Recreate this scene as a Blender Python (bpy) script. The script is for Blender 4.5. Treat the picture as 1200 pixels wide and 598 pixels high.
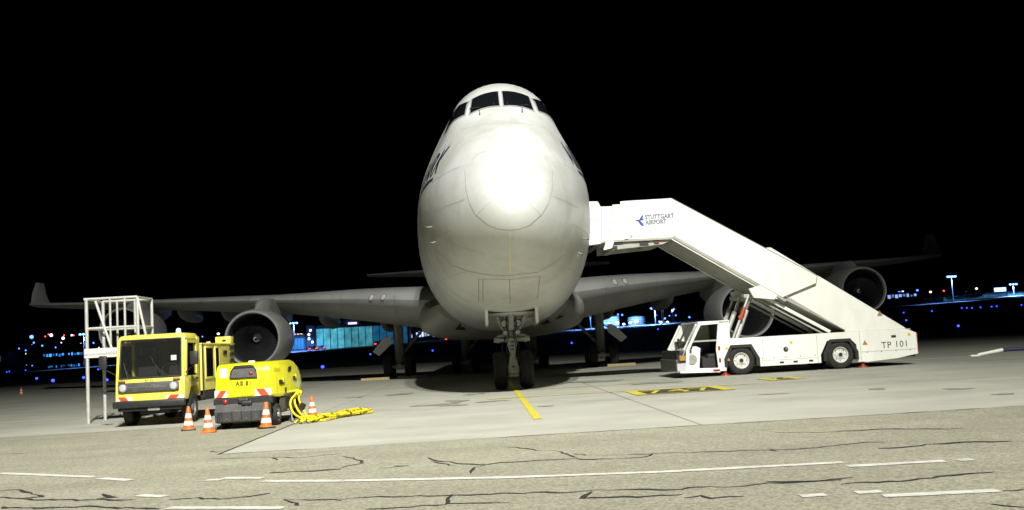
import bpy, bmesh, math, random
from mathutils import Vector, Matrix
from mathutils.bvhtree import BVHTree

random.seed(7)
for o in list(bpy.data.objects):
    bpy.data.objects.remove(o, do_unlink=True)
SC = bpy.context.scene
COL = SC.collection
PI = math.pi
R = math.radians

# ------------------------------------------------------------------ camera
CAM_LOC = Vector((-0.962, -33.06, 1.40))
YAW, PITCH, ROLL, FPX = 0.0341, 0.0895, -0.0573, 1182.0
CF = Vector((math.sin(YAW) * math.cos(PITCH), math.cos(YAW) * math.cos(PITCH), math.sin(PITCH)))
_r = Vector((math.cos(YAW), -math.sin(YAW), 0))
_u = _r.cross(CF)
CR = _r * math.cos(ROLL) + _u * math.sin(ROLL)
CU = -_r * math.sin(ROLL) + _u * math.cos(ROLL)
cd = bpy.data.cameras.new('camera')
cam = bpy.data.objects.new('camera', cd)
COL.objects.link(cam)
m = Matrix.Identity(4)
for i in range(3):
    m[i][0], m[i][1], m[i][2], m[i][3] = CR[i], CU[i], -CF[i], CAM_LOC[i]
cam.matrix_world = m
cd.sensor_width = 36.0
cd.lens = 36.0 * FPX / 1200.0
cd.clip_end = 6000
cd.clip_start = 0.05
SC.camera = cam

# ------------------------------------------------------------------ night sky
w = bpy.data.worlds.new('World')
SC.world = w
w.use_nodes = True
nt = w.node_tree
bg = nt.nodes['Background']
sky = nt.nodes.new('ShaderNodeTexSky')
sky.sky_type = 'NISHITA'
sky.sun_disc = False
sky.sun_elevation = R(-9)
sky.sun_rotation = R(200)
nt.links.new(sky.outputs[0], bg.inputs[0])
bg.inputs[1].default_value = 0.02

# ------------------------------------------------------------------ exposure
SC.view_settings.view_transform = 'Standard'
SC.view_settings.look = 'None'
SC.view_settings.gamma = 1
SC.view_settings.exposure = 0.0
SC.cycles.use_denoising = True
SC.cycles.max_bounces = 6
SC.cycles.sample_clamp_indirect = 6


def pix(x, y):
    return (CF * FPX + CR * (x - 600) + CU * (299 - y)).normalized()


def G(x, y, z=0.0):
    d = pix(x, y)
    t = (z - CAM_LOC.z) / d.z
    return CAM_LOC + d * t


def AY(x, y, Y):
    d = pix(x, y)
    return CAM_LOC + d * ((Y - CAM_LOC.y) / d.y)


# ------------------------------------------------------------------ materials
MATS = {}


def mat(name, col, rough=0.5, metal=0.0, var=0.0, vscale=3.0, bump=0.0, bscale=40.0, emis=None, estr=0.0,
        coat=0.0, world=False, dirt=None, dirt_amt=0.0, dscale=1.2, spec=0.5, stretch=None, objrand=0.0):
    if name in MATS:
        return MATS[name]
    mt = bpy.data.materials.new(name)
    mt.use_nodes = True
    n = mt.node_tree.nodes
    l = mt.node_tree.links
    b = n['Principled BSDF']
    b.inputs['Base Color'].default_value = (*col, 1)
    b.inputs['Roughness'].default_value = rough
    b.inputs['Metallic'].default_value = metal
    b.inputs['Coat Weight'].default_value = coat
    b.inputs['Coat Roughness'].default_value = 0.12
    b.inputs['Specular IOR Level'].default_value = spec
    if emis:
        b.inputs['Emission Color'].default_value = (*emis, 1)
        b.inputs['Emission Strength'].default_value = estr
    if world:
        tc = n.new('ShaderNodeNewGeometry').outputs['Position']
    else:
        tc = n.new('ShaderNodeTexCoord').outputs['Object']
    if stretch:
        mp = n.new('ShaderNodeMapping')
        mp.inputs['Scale'].default_value = stretch
        l.new(tc, mp.inputs[0])
        tcs = mp.outputs[0]
    else:
        tcs = tc
    last = None
    if var > 0:
        no = n.new('ShaderNodeTexNoise')
        no.inputs['Scale'].default_value = vscale
        no.inputs['Detail'].default_value = 6
        l.new(tcs, no.inputs['Vector'])
        mr = n.new('ShaderNodeMapRange')
        mr.inputs[1].default_value = 0.3
        mr.inputs[2].default_value = 0.7
        mr.inputs[3].default_value = 1 - var
        mr.inputs[4].default_value = 1 + var
        l.new(no.outputs[0], mr.inputs[0])
        hs = n.new('ShaderNodeHueSaturation')
        hs.inputs['Color'].default_value = (*col, 1)
        if objrand > 0:
            oi = n.new('ShaderNodeObjectInfo')
            mr2 = n.new('ShaderNodeMapRange')
            mr2.inputs[3].default_value = 1 - objrand
            mr2.inputs[4].default_value = 1 + objrand
            l.new(oi.outputs['Random'], mr2.inputs[0])
            mu = n.new('ShaderNodeMath')
            mu.operation = 'MULTIPLY'
            l.new(mr.outputs[0], mu.inputs[0])
            l.new(mr2.outputs[0], mu.inputs[1])
            l.new(mu.outputs[0], hs.inputs['Value'])
        else:
            l.new(mr.outputs[0], hs.inputs['Value'])
        last = hs.outputs[0]
    if dirt:
        no = n.new('ShaderNodeTexNoise')
        no.inputs['Scale'].default_value = dscale
        no.inputs['Detail'].default_value = 8
        no.inputs['Roughness'].default_value = 0.65
        l.new(tcs, no.inputs['Vector'])
        rp = n.new('ShaderNodeMapRange')
        rp.inputs[1].default_value = 0.48
        rp.inputs[2].default_value = 0.75
        rp.inputs[4].default_value = dirt_amt
        l.new(no.outputs[0], rp.inputs[0])
        mx = n.new('ShaderNodeMix')
        mx.data_type = 'RGBA'
        l.new(rp.outputs[0], mx.inputs[0])
        if last:
            l.new(last, mx.inputs[6])
        else:
            mx.inputs[6].default_value = (*col, 1)
        mx.inputs[7].default_value = (*dirt, 1)
        last = mx.outputs[2]
    if last:
        l.new(last, b.inputs['Base Color'])
    if bump > 0:
        no = n.new('ShaderNodeTexNoise')
        no.inputs['Scale'].default_value = bscale
        no.inputs['Detail'].default_value = 4
        l.new(tc, no.inputs['Vector'])
        bp = n.new('ShaderNodeBump')
        bp.inputs['Strength'].default_value = bump
        bp.inputs['Distance'].default_value = 0.02
        l.new(no.outputs[0], bp.inputs['Height'])
        l.new(bp.outputs[0], b.inputs['Normal'])
    MATS[name] = mt
    return mt


def emit(name, col, s):
    if name in MATS:
        return MATS[name]
    mt = bpy.data.materials.new(name)
    mt.use_nodes = True
    n = mt.node_tree.nodes
    b = n['Principled BSDF']
    b.inputs['Base Color'].default_value = (*[min(.8, c) for c in col], 1)
    b.inputs['Emission Color'].default_value = (*col, 1)
    b.inputs['Emission Strength'].default_value = s
    MATS[name] = mt
    return mt


WHITE_AC = mat('aircraft_white', (.56, .57, .555), .47, var=.05, vscale=.7, coat=.10, dirt=(.28, .265, .20), dirt_amt=.55, dscale=.55)
BELLY = mat('belly_grey', (.36, .36, .32), .45, var=.08, vscale=.8, dirt=(.22, .20, .15), dirt_amt=.4, dscale=.9)
WINGM = mat('wing_grey', (.29, .295, .285), .4, var=.1, vscale=.8, dirt=(.2, .19, .16), dirt_amt=.4, stretch=(1, .3, 1))
NACM = mat('nacelle_grey', (.27, .275, .27), .38, var=.06, vscale=1.5, dirt=(.22, .2, .16), dirt_amt=.35)
LIPM = mat('bare_metal_lip', (.62, .62, .62), .3, .85, var=.05)
DARK = mat('dark_interior', (.012, .012, .013), .6)
GLASSD = mat('dark_glass', (.006, .007, .009), .06, spec=.5)
SEAM = mat('seam_grey', (.16, .155, .13), .7)
SEAMF = mat('seam_faint', (.42, .41, .36), .6)
SEAML = mat('seam_light', (.78, .78, .72), .5)
STREAK = mat('streak_yellow', (.62, .60, .47), .6)
RUBBER = mat('tyre_rubber', (.012, .012, .012), .8, var=.3, vscale=8, dirt=(.04, .037, .03), dirt_amt=.5, dscale=4)
RIM = mat('wheel_rim', (.5, .5, .5), .4, .4, var=.1)
GEARM = mat('gear_steel', (.30, .30, .26), .45, .1, var=.15, vscale=6, dirt=(.12, .1, .07), dirt_amt=.6, dscale=5)
CHROME = mat('polished_rod', (.7, .7, .7), .2, 1.0)
BLACK = mat('black_plastic', (.02, .02, .021), .5, var=.2, vscale=10)
CHASSIS = mat('chassis_black', (.015, .015, .015), .7, var=.3, vscale=6)
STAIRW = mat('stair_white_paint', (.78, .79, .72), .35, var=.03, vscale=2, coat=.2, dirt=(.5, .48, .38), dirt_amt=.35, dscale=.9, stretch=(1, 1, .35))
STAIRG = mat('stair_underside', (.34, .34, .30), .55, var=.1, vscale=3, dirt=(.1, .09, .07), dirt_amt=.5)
BLUEL = mat('logo_blue', (.012, .05, .30), .5)
GREYL = mat('logo_grey', (.16, .19, .25), .5)
TITLE = mat('title_navy', (.02, .022, .045), .45)
YEL = mat('truck_yellow', (.74, .66, .10), .36, var=.05, vscale=3, coat=.3, dirt=(.38, .31, .10), dirt_amt=.45, dscale=2.5)
YELG = mat('unit_yellow', (.86, .82, .012), .3, var=.03, vscale=3, coat=.3, dirt=(.5, .44, .05), dirt_amt=.35, dscale=2.5)
GREYP = mat('grey_plastic', (.065, .065, .066), .5, var=.1, vscale=6, dirt=(.13, .12, .10), dirt_amt=.4, dscale=6)
REDP = mat('warning_red', (.50, .07, .02), .45)
WHP = mat('warning_white', (.72, .70, .64), .45, var=.05, dirt=(.4, .36, .28), dirt_amt=.5, dscale=8)
ORANGE = mat('cone_orange', (.66, .13, .015), .5, var=.08, vscale=9, dirt=(.2, .1, .05), dirt_amt=.5, dscale=14)
CONEW = mat('cone_white', (.72, .69, .62), .45, var=.06, vscale=9, dirt=(.35, .3, .24), dirt_amt=.6, dscale=14)
HOSE = mat('cable_yellow', (.74, .60, .02), .42, var=.12, vscale=14, dirt=(.25, .2, .04), dirt_amt=.4, dscale=9)
ALU = mat('galvanised_tube', (.52, .52, .48), .45, .25, var=.12, vscale=6)
WOOD = mat('chock_wood', (.38, .30, .13), .8, var=.25, vscale=9, stretch=(1, 6, 6))
LENS = mat('lamp_glass', (.6, .62, .62), .08, .3)
AMBER = mat('amber_lens', (.38, .20, .05), .25)
REDL = mat('red_lens', (.32, .025, .02), .25)
ORAM = mat('hydraulic_orange', (.33, .05, .015), .45)
SEAT = mat('seat_fabric', (.03, .03, .032), .8)
PAPER = mat('label_grey', (.5, .51, .5), .5)

# ------------------------------------------------------------------ mesh helpers


class MB:
    def __init__(self):
        self.bm = bmesh.new()

    def box(self, c, s, rot=None, bev=0.0, seg=2):
        mm = Matrix.Translation(Vector(c))
        if rot is not None:
            mm = mm @ rot.to_4x4()
        mm = mm @ Matrix.Diagonal((s[0], s[1], s[2], 1))
        r = bmesh.ops.create_cube(self.bm, size=1, matrix=mm)
        if bev > 0:
            es = list({e for v in r['verts'] for e in v.link_edges})
            bmesh.ops.bevel(self.bm, geom=es, offset=bev, segments=seg, affect='EDGES', profile=.5)
        return self

    def tube(self, p0, p1, r0, r1=None, seg=12, caps=True):
        p0 = Vector(p0)
        p1 = Vector(p1)
        d = p1 - p0
        if d.length < 1e-6:
            return self
        q = d.to_track_quat('Z', 'Y').to_matrix().to_4x4()
        mm = Matrix.Translation((p0 + p1) / 2) @ q
        bmesh.ops.create_cone(self.bm, cap_ends=caps, cap_tris=False, segments=seg, radius1=r0,
                              radius2=r0 if r1 is None else r1, depth=d.length, matrix=mm)
        return self

    def sphere(self, c, r, sx=1, sy=1, sz=1, seg=14):
        mm = Matrix.Translation(Vector(c)) @ Matrix.Diagonal((r * sx, r * sy, r * sz, 1))
        bmesh.ops.create_uvsphere(self.bm, u_segments=seg, v_segments=max(6, seg // 2), radius=1, matrix=mm)
        return self

    def loft(self, rings, closed=True, cap0=False, cap1=False):
        vs = [[self.bm.verts.new(p) for p in r] for r in rings]
        for a, b in zip(vs[:-1], vs[1:]):
            n = len(a)
            for i in range(n if closed else n - 1):
                j = (i + 1) % n
                try:
                    self.bm.faces.new((a[i], a[j], b[j], b[i]))
                except ValueError:
                    pass
        if cap0:
            self.bm.faces.new(vs[0][::-1])
        if cap1:
            self.bm.faces.new(vs[-1])
        return self

    def lathe(self, prof, o=(0, 0, 0), axis='Z', seg=24, cap=False):
        """prof: list of (r, h) along the axis"""
        rings = []
        for r, h in prof:
            ring = []
            for i in range(seg):
                a = 2 * PI * i / seg
                c, s = r * math.cos(a), r * math.sin(a)
                if axis == 'Z':
                    p = (o[0] + c, o[1] + s, o[2] + h)
                elif axis == 'Y':
                    p = (o[0] + c, o[1] + h, o[2] + s)
                else:
                    p = (o[0] + h, o[1] + c, o[2] + s)
                ring.append(p)
            rings.append(ring)
        return self.loft(rings, True, cap, cap)

    def prism(self, pts, axis, a, b, bev=0.0):
        """pts 2D polygon extruded along axis from a to b. axis Y: pts=(x,z); X: pts=(y,z); Z: pts=(x,y)"""
        def P(p, h):
            if axis == 'Y':
                return (p[0], h, p[1])
            if axis == 'X':
                return (h, p[0], p[1])
            return (p[0], p[1], h)
        v0 = [self.bm.verts.new(P(p, a)) for p in pts]
        v1 = [self.bm.verts.new(P(p, b)) for p in pts]
        n = len(pts)
        self.bm.faces.new(v0)
        self.bm.faces.new(v1[::-1])
        for i in range(n):
            j = (i + 1) % n
            self.bm.faces.new((v0[j], v0[i], v1[i], v1[j]))
        if bev > 0:
            es = list({e for v in v0 + v1 for e in v.link_edges})
            bmesh.ops.bevel(self.bm, geom=es, offset=bev, segments=2, affect='EDGES', profile=.5)
        return self

    def quad(self, a, b, c, d):
        self.bm.faces.new([self.bm.verts.new(p) for p in (a, b, c, d)])
        return self

    def poly(self, pts):
        self.bm.faces.new([self.bm.verts.new(p) for p in pts])
        return self

    def path(self, pts, r, seg=8):
        pts = [Vector(p) for p in pts]
        rings = []
        for i, p in enumerate(pts):
            d = (pts[min(i + 1, len(pts) - 1)] - pts[max(i - 1, 0)]).normalized()
            s = d.cross(Vector((0, 0, 1)))
            if s.length < 1e-3:
                s = Vector((1, 0, 0))
            s.normalize()
            t = s.cross(d)
            rings.append([p + (s * math.cos(2 * PI * k / seg) + t * math.sin(2 * PI * k / seg)) * r for k in range(seg)])
        return self.loft(rings, True, True, True)

    def ribbon(self, pts, nrm, wd, off=.006):
        L = []
        Rr = []
        for i, p in enumerate(pts):
            d = (pts[min(i + 1, len(pts) - 1)] - pts[max(i - 1, 0)])
            s = d.cross(nrm[i])
            if s.length < 1e-9:
                s = Vector((1, 0, 0))
            s.normalize()
            wv = wd[i] if isinstance(wd, (list, tuple)) else wd
            L.append(self.bm.verts.new(p + s * wv / 2 + nrm[i] * off))
            Rr.append(self.bm.verts.new(p - s * wv / 2 + nrm[i] * off))
        for i in range(len(pts) - 1):
            self.bm.faces.new((L[i], L[i + 1], Rr[i + 1], Rr[i]))
        return self

    def mesh(self, name, mt, smooth=None):
        bmesh.ops.remove_doubles(self.bm, verts=self.bm.verts, dist=1e-5)
        bmesh.ops.recalc_face_normals(self.bm, faces=self.bm.faces)
        me = bpy.data.meshes.new(name)
        if smooth:
            for f in self.bm.faces:
                f.smooth = True
            a = R(smooth)
            for e in self.bm.edges:
                if len(e.link_faces) == 2 and e.calc_face_angle(0) > a:
                    e.smooth = False
        self.bm.to_mesh(me)
        self.bm.free()
        me.materials.append(mt)
        return me

    def build(self, name, mt, parent=None, smooth=None, loc=None):
        return obj(name, self.mesh(name, mt, smooth), parent, loc)


def obj(name, me, parent=None, loc=None):
    o = bpy.data.objects.new(name, me)
    COL.objects.link(o)
    if parent is not None:
        o.parent = parent
    if loc is not None:
        o.location = loc
    return o


def tag(o, label=None, cat=None, group=None, kind=None):
    if label:
        o['label'] = label
    if cat:
        o['category'] = cat
    if group:
        o['group'] = group
    if kind:
        o['kind'] = kind
    return o


def thing(name, label, cat, loc=(0, 0, 0), rz=0.0, group=None):
    o = bpy.data.objects.new(name, None)
    o.empty_display_size = .2
    COL.objects.link(o)
    o.location = loc
    o.rotation_euler = (0, 0, rz)
    return tag(o, label, cat, group)


def copy_tree(o, parent=None):
    c = o.copy()
    COL.objects.link(c)
    c.parent = parent
    for ch in list(o.children):
        copy_tree(ch, c)
    return c


def interp(tab, x):
    if x <= tab[0][0]:
        return tab[0][1]
    for i in range(len(tab) - 1):
        x0, y0 = tab[i]
        x1, y1 = tab[i + 1]
        if x <= x1:
            # monotone-ish cubic (Catmull with finite difference slopes)
            def sl(k):
                if k <= 0:
                    return (tab[1][1] - tab[0][1]) / (tab[1][0] - tab[0][0])
                if k >= len(tab) - 1:
                    return (tab[-1][1] - tab[-2][1]) / (tab[-1][0] - tab[-2][0])
                a = (tab[k][1] - tab[k - 1][1]) / (tab[k][0] - tab[k - 1][0])
                b = (tab[k + 1][1] - tab[k][1]) / (tab[k + 1][0] - tab[k][0])
                if a * b <= 0:
                    return 0.0
                return 2 * a * b / (a + b)
            h = x1 - x0
            t = (x - x0) / h
            m0, m1 = sl(i) * h, sl(i + 1) * h
            return (2 * t**3 - 3 * t**2 + 1) * y0 + (t**3 - 2 * t**2 + t) * m0 + (-2 * t**3 + 3 * t**2) * y1 + (t**3 - t**2) * m1
    return tab[-1][1]


def smooth_path(pts, n=8):
    P = [Vector(p) for p in pts]
    out = []
    for i in range(len(P) - 1):
        p0, p1, p2, p3 = P[max(0, i - 1)], P[i], P[i + 1], P[min(len(P) - 1, i + 2)]
        for k in range(n):
            t = k / n
            out.append(.5 * ((2 * p1) + (-p0 + p2) * t + (2 * p0 - 5 * p1 + 4 * p2 - p3) * t * t + (-p0 + 3 * p1 - 3 * p2 + p3) * t ** 3))
    out.append(P[-1])
    return out


def text_bm(txt, size, shear=0.0, space=1.0, align='CENTER', ext=0.0, bold=0.0):
    cu = bpy.data.curves.new('t', 'FONT')
    cu.body = txt
    cu.size = size
    cu.shear = shear
    cu.space_character = space
    cu.align_x = align
    cu.align_y = 'CENTER'
    cu.extrude = ext
    cu.offset = bold
    cu.resolution_u = 3
    ob = bpy.data.objects.new('t', cu)
    COL.objects.link(ob)
    dg = bpy.context.evaluated_depsgraph_get()
    dg.update()
    me = bpy.data.meshes.new_from_object(ob.evaluated_get(dg))
    bm = bmesh.new()
    bm.from_mesh(me)
    bpy.data.objects.remove(ob, do_unlink=True)
    bpy.data.meshes.remove(me)
    bpy.data.curves.remove(cu)
    return bm


def text_obj(name, txt, size, mt, parent, loc, u, v, shear=0, space=1.0, align='CENTER', sx=1.0, bold=0.0):
    """text lying in the plane spanned by u (reading direction) and v (up)"""
    bm = text_bm(txt, size, shear, space, align, bold=bold)
    u = Vector(u).normalized()
    v = Vector(v).normalized()
    for q in bm.verts:
        q.co = Vector(loc) + u * (q.co.x * sx) + v * q.co.y
    me = bpy.data.meshes.new(name)
    bm.to_mesh(me)
    bm.free()
    me.materials.append(mt)
    return obj(name, me, parent)


# ================================================================== SETTING
SLAB = 7.5
GX0, GY0 = -5.1, -17.3

ASPH = mat('asphalt', (.282, .274, .204), .85, var=.07, vscale=1.3, bump=.55, bscale=55, world=True)
# fine aggregate speckle and broad wear for the asphalt
_n = ASPH.node_tree.nodes
_l = ASPH.node_tree.links
_b = _n['Principled BSDF']
_pos = _n.new('ShaderNodeNewGeometry').outputs['Position']
_vo = _n.new('ShaderNodeTexVoronoi')
_vo.inputs['Scale'].default_value = 38
_l.new(_pos, _vo.inputs['Vector'])
_mr = _n.new('ShaderNodeMapRange')
_mr.inputs[3].default_value = .70
_mr.inputs[4].default_value = 1.30
_sep = _n.new('ShaderNodeSeparateColor')
_l.new(_vo.outputs['Color'], _sep.inputs[0])
_l.new(_sep.outputs[0], _mr.inputs[0])
_no = _n.new('ShaderNodeTexNoise')
_no.inputs['Scale'].default_value = .35
_no.inputs['Detail'].default_value = 5
_mp = _n.new('ShaderNodeMapping')
_mp.inputs['Scale'].default_value = (.5, 2.2, 1)
_l.new(_pos, _mp.inputs[0])
_l.new(_mp.outputs[0], _no.inputs['Vector'])
_mr2 = _n.new('ShaderNodeMapRange')
_mr2.inputs[1].default_value = .3
_mr2.inputs[2].default_value = .7
_mr2.inputs[3].default_value = .86
_mr2.inputs[4].default_value = 1.08
_l.new(_no.outputs[0], _mr2.inputs[0])
_mu = _n.new('ShaderNodeMath')
_mu.operation = 'MULTIPLY'
_l.new(_mr.outputs[0], _mu.inputs[0])
_l.new(_mr2.outputs[0], _mu.inputs[1])
_hs = _n.new('ShaderNodeHueSaturation')
_src = _b.inputs['Base Color'].links[0].from_socket
_l.new(_src, _hs.inputs['Color'])
_l.new(_mu.outputs[0], _hs.inputs['Value'])
_l.new(_hs.outputs[0], _b.inputs['Base Color'])

CONC = mat('concrete', (.385, .383, .322), .8, var=.10, vscale=.6, bump=.2, bscale=60, world=True,
           dirt=(.22, .21, .165), dirt_amt=.5, dscale=.35, stretch=(.8, 1.2, 1), objrand=.045)
JOINT = mat('joint_dark', (.05, .048, .04), .9)
GRASS = mat('night_grass', (.035, .045, .02), .9, var=.4, vscale=.15, world=True)
PAINTW = mat('road_paint_white', (.62, .62, .55), .6, var=.15, vscale=5, world=True, dirt=(.25, .24, .19), dirt_amt=.7, dscale=6)
PAINTY = mat('road_paint_yellow', (.62, .52, .03), .6, var=.12, vscale=5, world=True, dirt=(.3, .27, .12), dirt_amt=.6, dscale=5)
PAINTK = mat('road_paint_black', (.035, .035, .033), .7, var=.25, vscale=6, world=True, dirt=(.16, .15, .12), dirt_amt=.5, dscale=5)
TAR = mat('crack_tar', (.028, .028, .026), .7, var=.2, vscale=6, world=True)


def field_z(x, y):
    if y < 110:
        return -.06
    top = 5.2 + (.02 * x if x > 0 else .017 * x)
    top = max(1.0, min(16, top))
    t = min(1, (y - 110) / 310)
    s = t * t * (3 - 2 * t)
    z = -.06 + (top + .06) * s
    if y > 430:
        z += (min(y, 560) - 430) * .028 + max(0, y - 560) * .004
    return z


# the airfield sheet, out to the horizon
mb = MB()
xs = [-2600, -1400, -800, -500, -350, -250, -170, -110, -60, 0, 60, 110, 170, 250, 350, 500, 800, 1400, 2600]
ys = [-400, -120, -40, 40, 110, 130, 150, 180, 210, 250, 290, 330, 370, 400, 429.5, 520, 640, 900, 1500, 2600]
vv = [[mb.bm.verts.new((x, y, field_z(x, y))) for x in xs] for y in ys]
for j in range(len(ys) - 1):
    for i in range(len(xs) - 1):
        mb.bm.faces.new((vv[j][i], vv[j][i + 1], vv[j + 1][i + 1], vv[j + 1][i]))
tag(mb.build('ground', GRASS, None, 30), kind='structure')

# far apron, lit by its own masts
FARC = mat('far_concrete', (.36, .36, .35), .8, var=.1, vscale=.05, world=True)
mb = MB()
fx = [-420, -300, -200, -120, -60, 0, 60, 120, 200, 300, 420]
vv = [[mb.bm.verts.new((x, y, field_z(x, y) + .12)) for x in fx] for y in (431, 450, 475, 500, 530, 560)]
for j in range(5):
    for i in range(len(fx) - 1):
        mb.bm.faces.new((vv[j][i], vv[j][i + 1], vv[j + 1][i + 1], vv[j + 1][i]))
tag(mb.build('far_apron', FARC), kind='structure')

# foreground asphalt
mb = MB()
mb.quad((-160, -110, 0), (160, -110, 0), (160, GY0, 0), (-160, GY0, 0))
mb.quad((-160, GY0, 0), (GX0 - .012, GY0, 0), (GX0 - .012, GY0 + SLAB, 0), (-160, GY0 + SLAB, 0))
asphalt = tag(mb.build('asphalt_road', ASPH), kind='structure')

# concrete apron: base sheet + slabs with open joints
mb = MB()
mb.quad((-70, GY0, -.03), (85, GY0, -.03), (85, 90, -.03), (-70, 90, -.03))
apron = tag(mb.build('concrete_apron', JOINT), kind='structure')
mb = MB()
g = .012
mb.box((SLAB / 2, SLAB / 2, -.13), (SLAB - 2 * g, SLAB - 2 * g, .26), bev=.012, seg=1)
slab_me = mb.mesh('concrete_slab', CONC)
for i in range(-8, 11):
    for j in range(0, 14):
        if i < 0 and j < 1:
            continue
        s = obj('concrete_slab', slab_me, apron, (GX0 + i * SLAB, GY0 + j * SLAB, -.004 + random.uniform(-.003, .003)))


def ground_strip(name, p, q, wd, mt, parent, z=.006, rough=.12):
    """a painted strip between two ground points with slightly worn edges"""
    p = Vector((p[0], p[1], z))
    q = Vector((q[0], q[1], z))
    n = max(2, int((q - p).length / .25))
    pts = [p.lerp(q, i / n) for i in range(n + 1)]
    up = Vector((0, 0, 1))
    m_ = MB()
    m_.ribbon(pts, [up] * len(pts), [wd * random.uniform(1 - rough, 1 + rough) for _ in pts], 0)
    return m_.build(name, mt, parent)


# white lines (pixel ends -> ground)
LINES = [((0, 555), (110, 559.5)), ((117, 561), (153, 563.3)), ((242, 563), (260, 562.7)), ((262, 560.7), (308, 560.7)),
         ((307, 564.3), (400, 564.2)), ((400, 564), (600, 560)), ((600, 560), (800, 552.6)), ((800, 552.3), (988, 542.4)),
         ((993, 547), (1107, 540.7)), ((1122, 540), (1140, 539)), ((162, 581), (193, 582.4)), ((197, 595.7), (333, 595.7)),
         ((938, 582), (968, 580.3)), ((1003, 578), (1033, 576.3)), ((1035, 582), (1170, 575.3))]
for a, b in LINES:
    ground_strip('white_line', G(*a), G(*b), .15, PAINTW, asphalt)

# tar filled cracks
CR_A = [[(755, 293), (830, 292), (960, 288), (1060, 290), (1200, 275)], [(960, 290), (975, 298)], [(940, 345), (1060, 338), (1140, 335), (1200, 330)],
        [(0, 405), (60, 403), (90, 408), (150, 428), (90, 432)], [(0, 430), (100, 437), (300, 440), (480, 437)], [(360, 418), (410, 430), (340, 435)],
        [(600, 437), (700, 432), (770, 437), (850, 430), (950, 415)], [(1000, 437), (1040, 452), (1052, 458)], [(1000, 437), (1200, 440)],
        [(0, 465), (160, 468), (300, 462), (560, 470)], [(470, 266), (505, 263)], [(0, 278), (100, 274)], [(430, 215), (520, 208)], [(730, 268), (770, 270)]]
CR_B = [[(310, 290), (330, 300), (360, 303), (430, 312), (500, 315), (560, 308), (640, 303), (720, 298), (800, 295), (880, 296), (960, 294), (1060, 290), (1085, 285), (1095, 278)],
        [(500, 315), (470, 325), (455, 345)], [(590, 252), (700, 265), (770, 268), (800, 282), (830, 290)], [(820, 275), (860, 282)], [(900, 285), (1000, 280), (1200, 272)],
        [(0, 437), (100, 430), (160, 427), (380, 423), (600, 415), (800, 412), (900, 405), (1200, 402)], [(395, 422), (375, 440), (370, 452), (590, 448)],
        [(880, 408), (845, 432), (1000, 430), (1200, 420)], [(90, 472), (160, 468), (370, 455)], [(0, 285), (40, 292), (80, 308)], [(80, 308), (0, 325)],
        [(130, 328), (240, 320)], [(190, 320), (235, 318)], [(310, 305), (400, 318)]]
CR_C = [[(0, 333), (100, 330), (240, 325), (330, 322), (440, 318), (560, 305), (640, 296), (710, 296)], [(690, 318), (780, 315), (860, 303), (1000, 296), (1160, 292)],
        [(0, 460), (60, 452), (170, 455), (300, 440), (420, 436), (600, 420)], [(550, 445), (680, 436), (800, 430), (900, 416), (1100, 400)],
        [(0, 492), (60, 483), (100, 492), (215, 487)], [(320, 262), (480, 262), (700, 250), (1000, 248)], [(1120, 467), (1200, 462)], [(1095, 515), (1200, 525)],
        [(310, 322), (330, 327)], [(300, 436), (560, 428)]]
ALLCR = [[(x / 3, 440 + y / 3) for x, y in c] for c in CR_A] + [[(400 + x / 3, 440 + y / 3) for x, y in c] for c in CR_B] + [[(800 + x / 3, 420 + y / 3) for x, y in c] for c in CR_C]
UPV = Vector((0, 0, 1))
for c in ALLCR:
    pts = []
    wds = []
    base = random.choice((.038, .05, .065, .08))
    P = [G(*q) for q in c]
    for a, b in zip(P[:-1], P[1:]):
        n = max(2, int((b - a).length / .10))
        for k in range(n):
            p = a.lerp(b, k / n)
            p += Vector((random.uniform(-.02, .02), random.uniform(-.04, .04), 0))
            pts.append(Vector((p.x, p.y, .005)))
            wds.append(base * random.choice((.25, .5, .7, .9, 1.1, 1.5)))
    pts.append(Vector((P[-1].x, P[-1].y, .005)))
    wds.append(.01)
    wds[0] = .01
    wds = [(wds[max(0, i - 1)] + 2 * wds[i] + wds[min(len(wds) - 1, i + 1)]) / 4 for i in range(len(wds))]
    m_ = MB()
    m_.ribbon(pts, [UPV] * len(pts), wds, 0)
    m_.build('sealed_crack', TAR, asphalt)

# yellow lead-in line, thin cross lines, stop-position boxes
ground_strip('yellow_line', (0, -13.9), (0, 75), .15, PAINTY, apron, rough=.06)
ground_strip('yellow_line', (-.9, -5.6), (6.4, -5.75), .16, PAINTY, apron, rough=.2)
ground_strip('yellow_line', (.4, -1.2), (3.9, -1.5), .16, PAINTY, apron, rough=.2)


# earthy joint between asphalt and concrete, oil stains on the slabs
pts = [Vector((GX0 + k * .3, GY0 + random.uniform(-.012, .012), .005)) for k in range(200)]
MB().ribbon(pts, [UPV] * len(pts), [random.uniform(.02, .075) for _ in pts], 0).build('edge_joint', JOINT, apron)
OIL = mat('oil_stain', (.25, .245, .2), .7, var=.2, vscale=3, world=True)
for (px, py, rx, ry) in ((510, 474.5, .55, .35), (533, 475, .3, .3), (536, 470, .3, .5), (470, 462, .4, .6), (555, 462, .3, .4), (415, 466, .25, .3), (575, 470.5, .35, .25), (700, 447, .9, .8), (764, 449, .7, .7),
                         (1028, 456, .2, .3), (1122, 456, .25, .25), (1176, 462, .2, .2), (640, 476, .15, .2), (905, 462, .3, .15)):
    c = G(px, py)
    n = 22
    ring = []
    ph = [random.uniform(0, 6.28) for _ in range(4)]
    for k in range(n):
        a = 2 * PI * k / n
        r = 1 + .25 * math.sin(2 * a + ph[0]) + .2 * math.sin(3 * a + ph[1]) + .15 * math.sin(5 * a + ph[2])
        ring.append((c.x + rx * r * math.cos(a), c.y + ry * r * math.sin(a), .0045))
    MB().poly(ring).build('oil_stain', OIL, apron)


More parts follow.
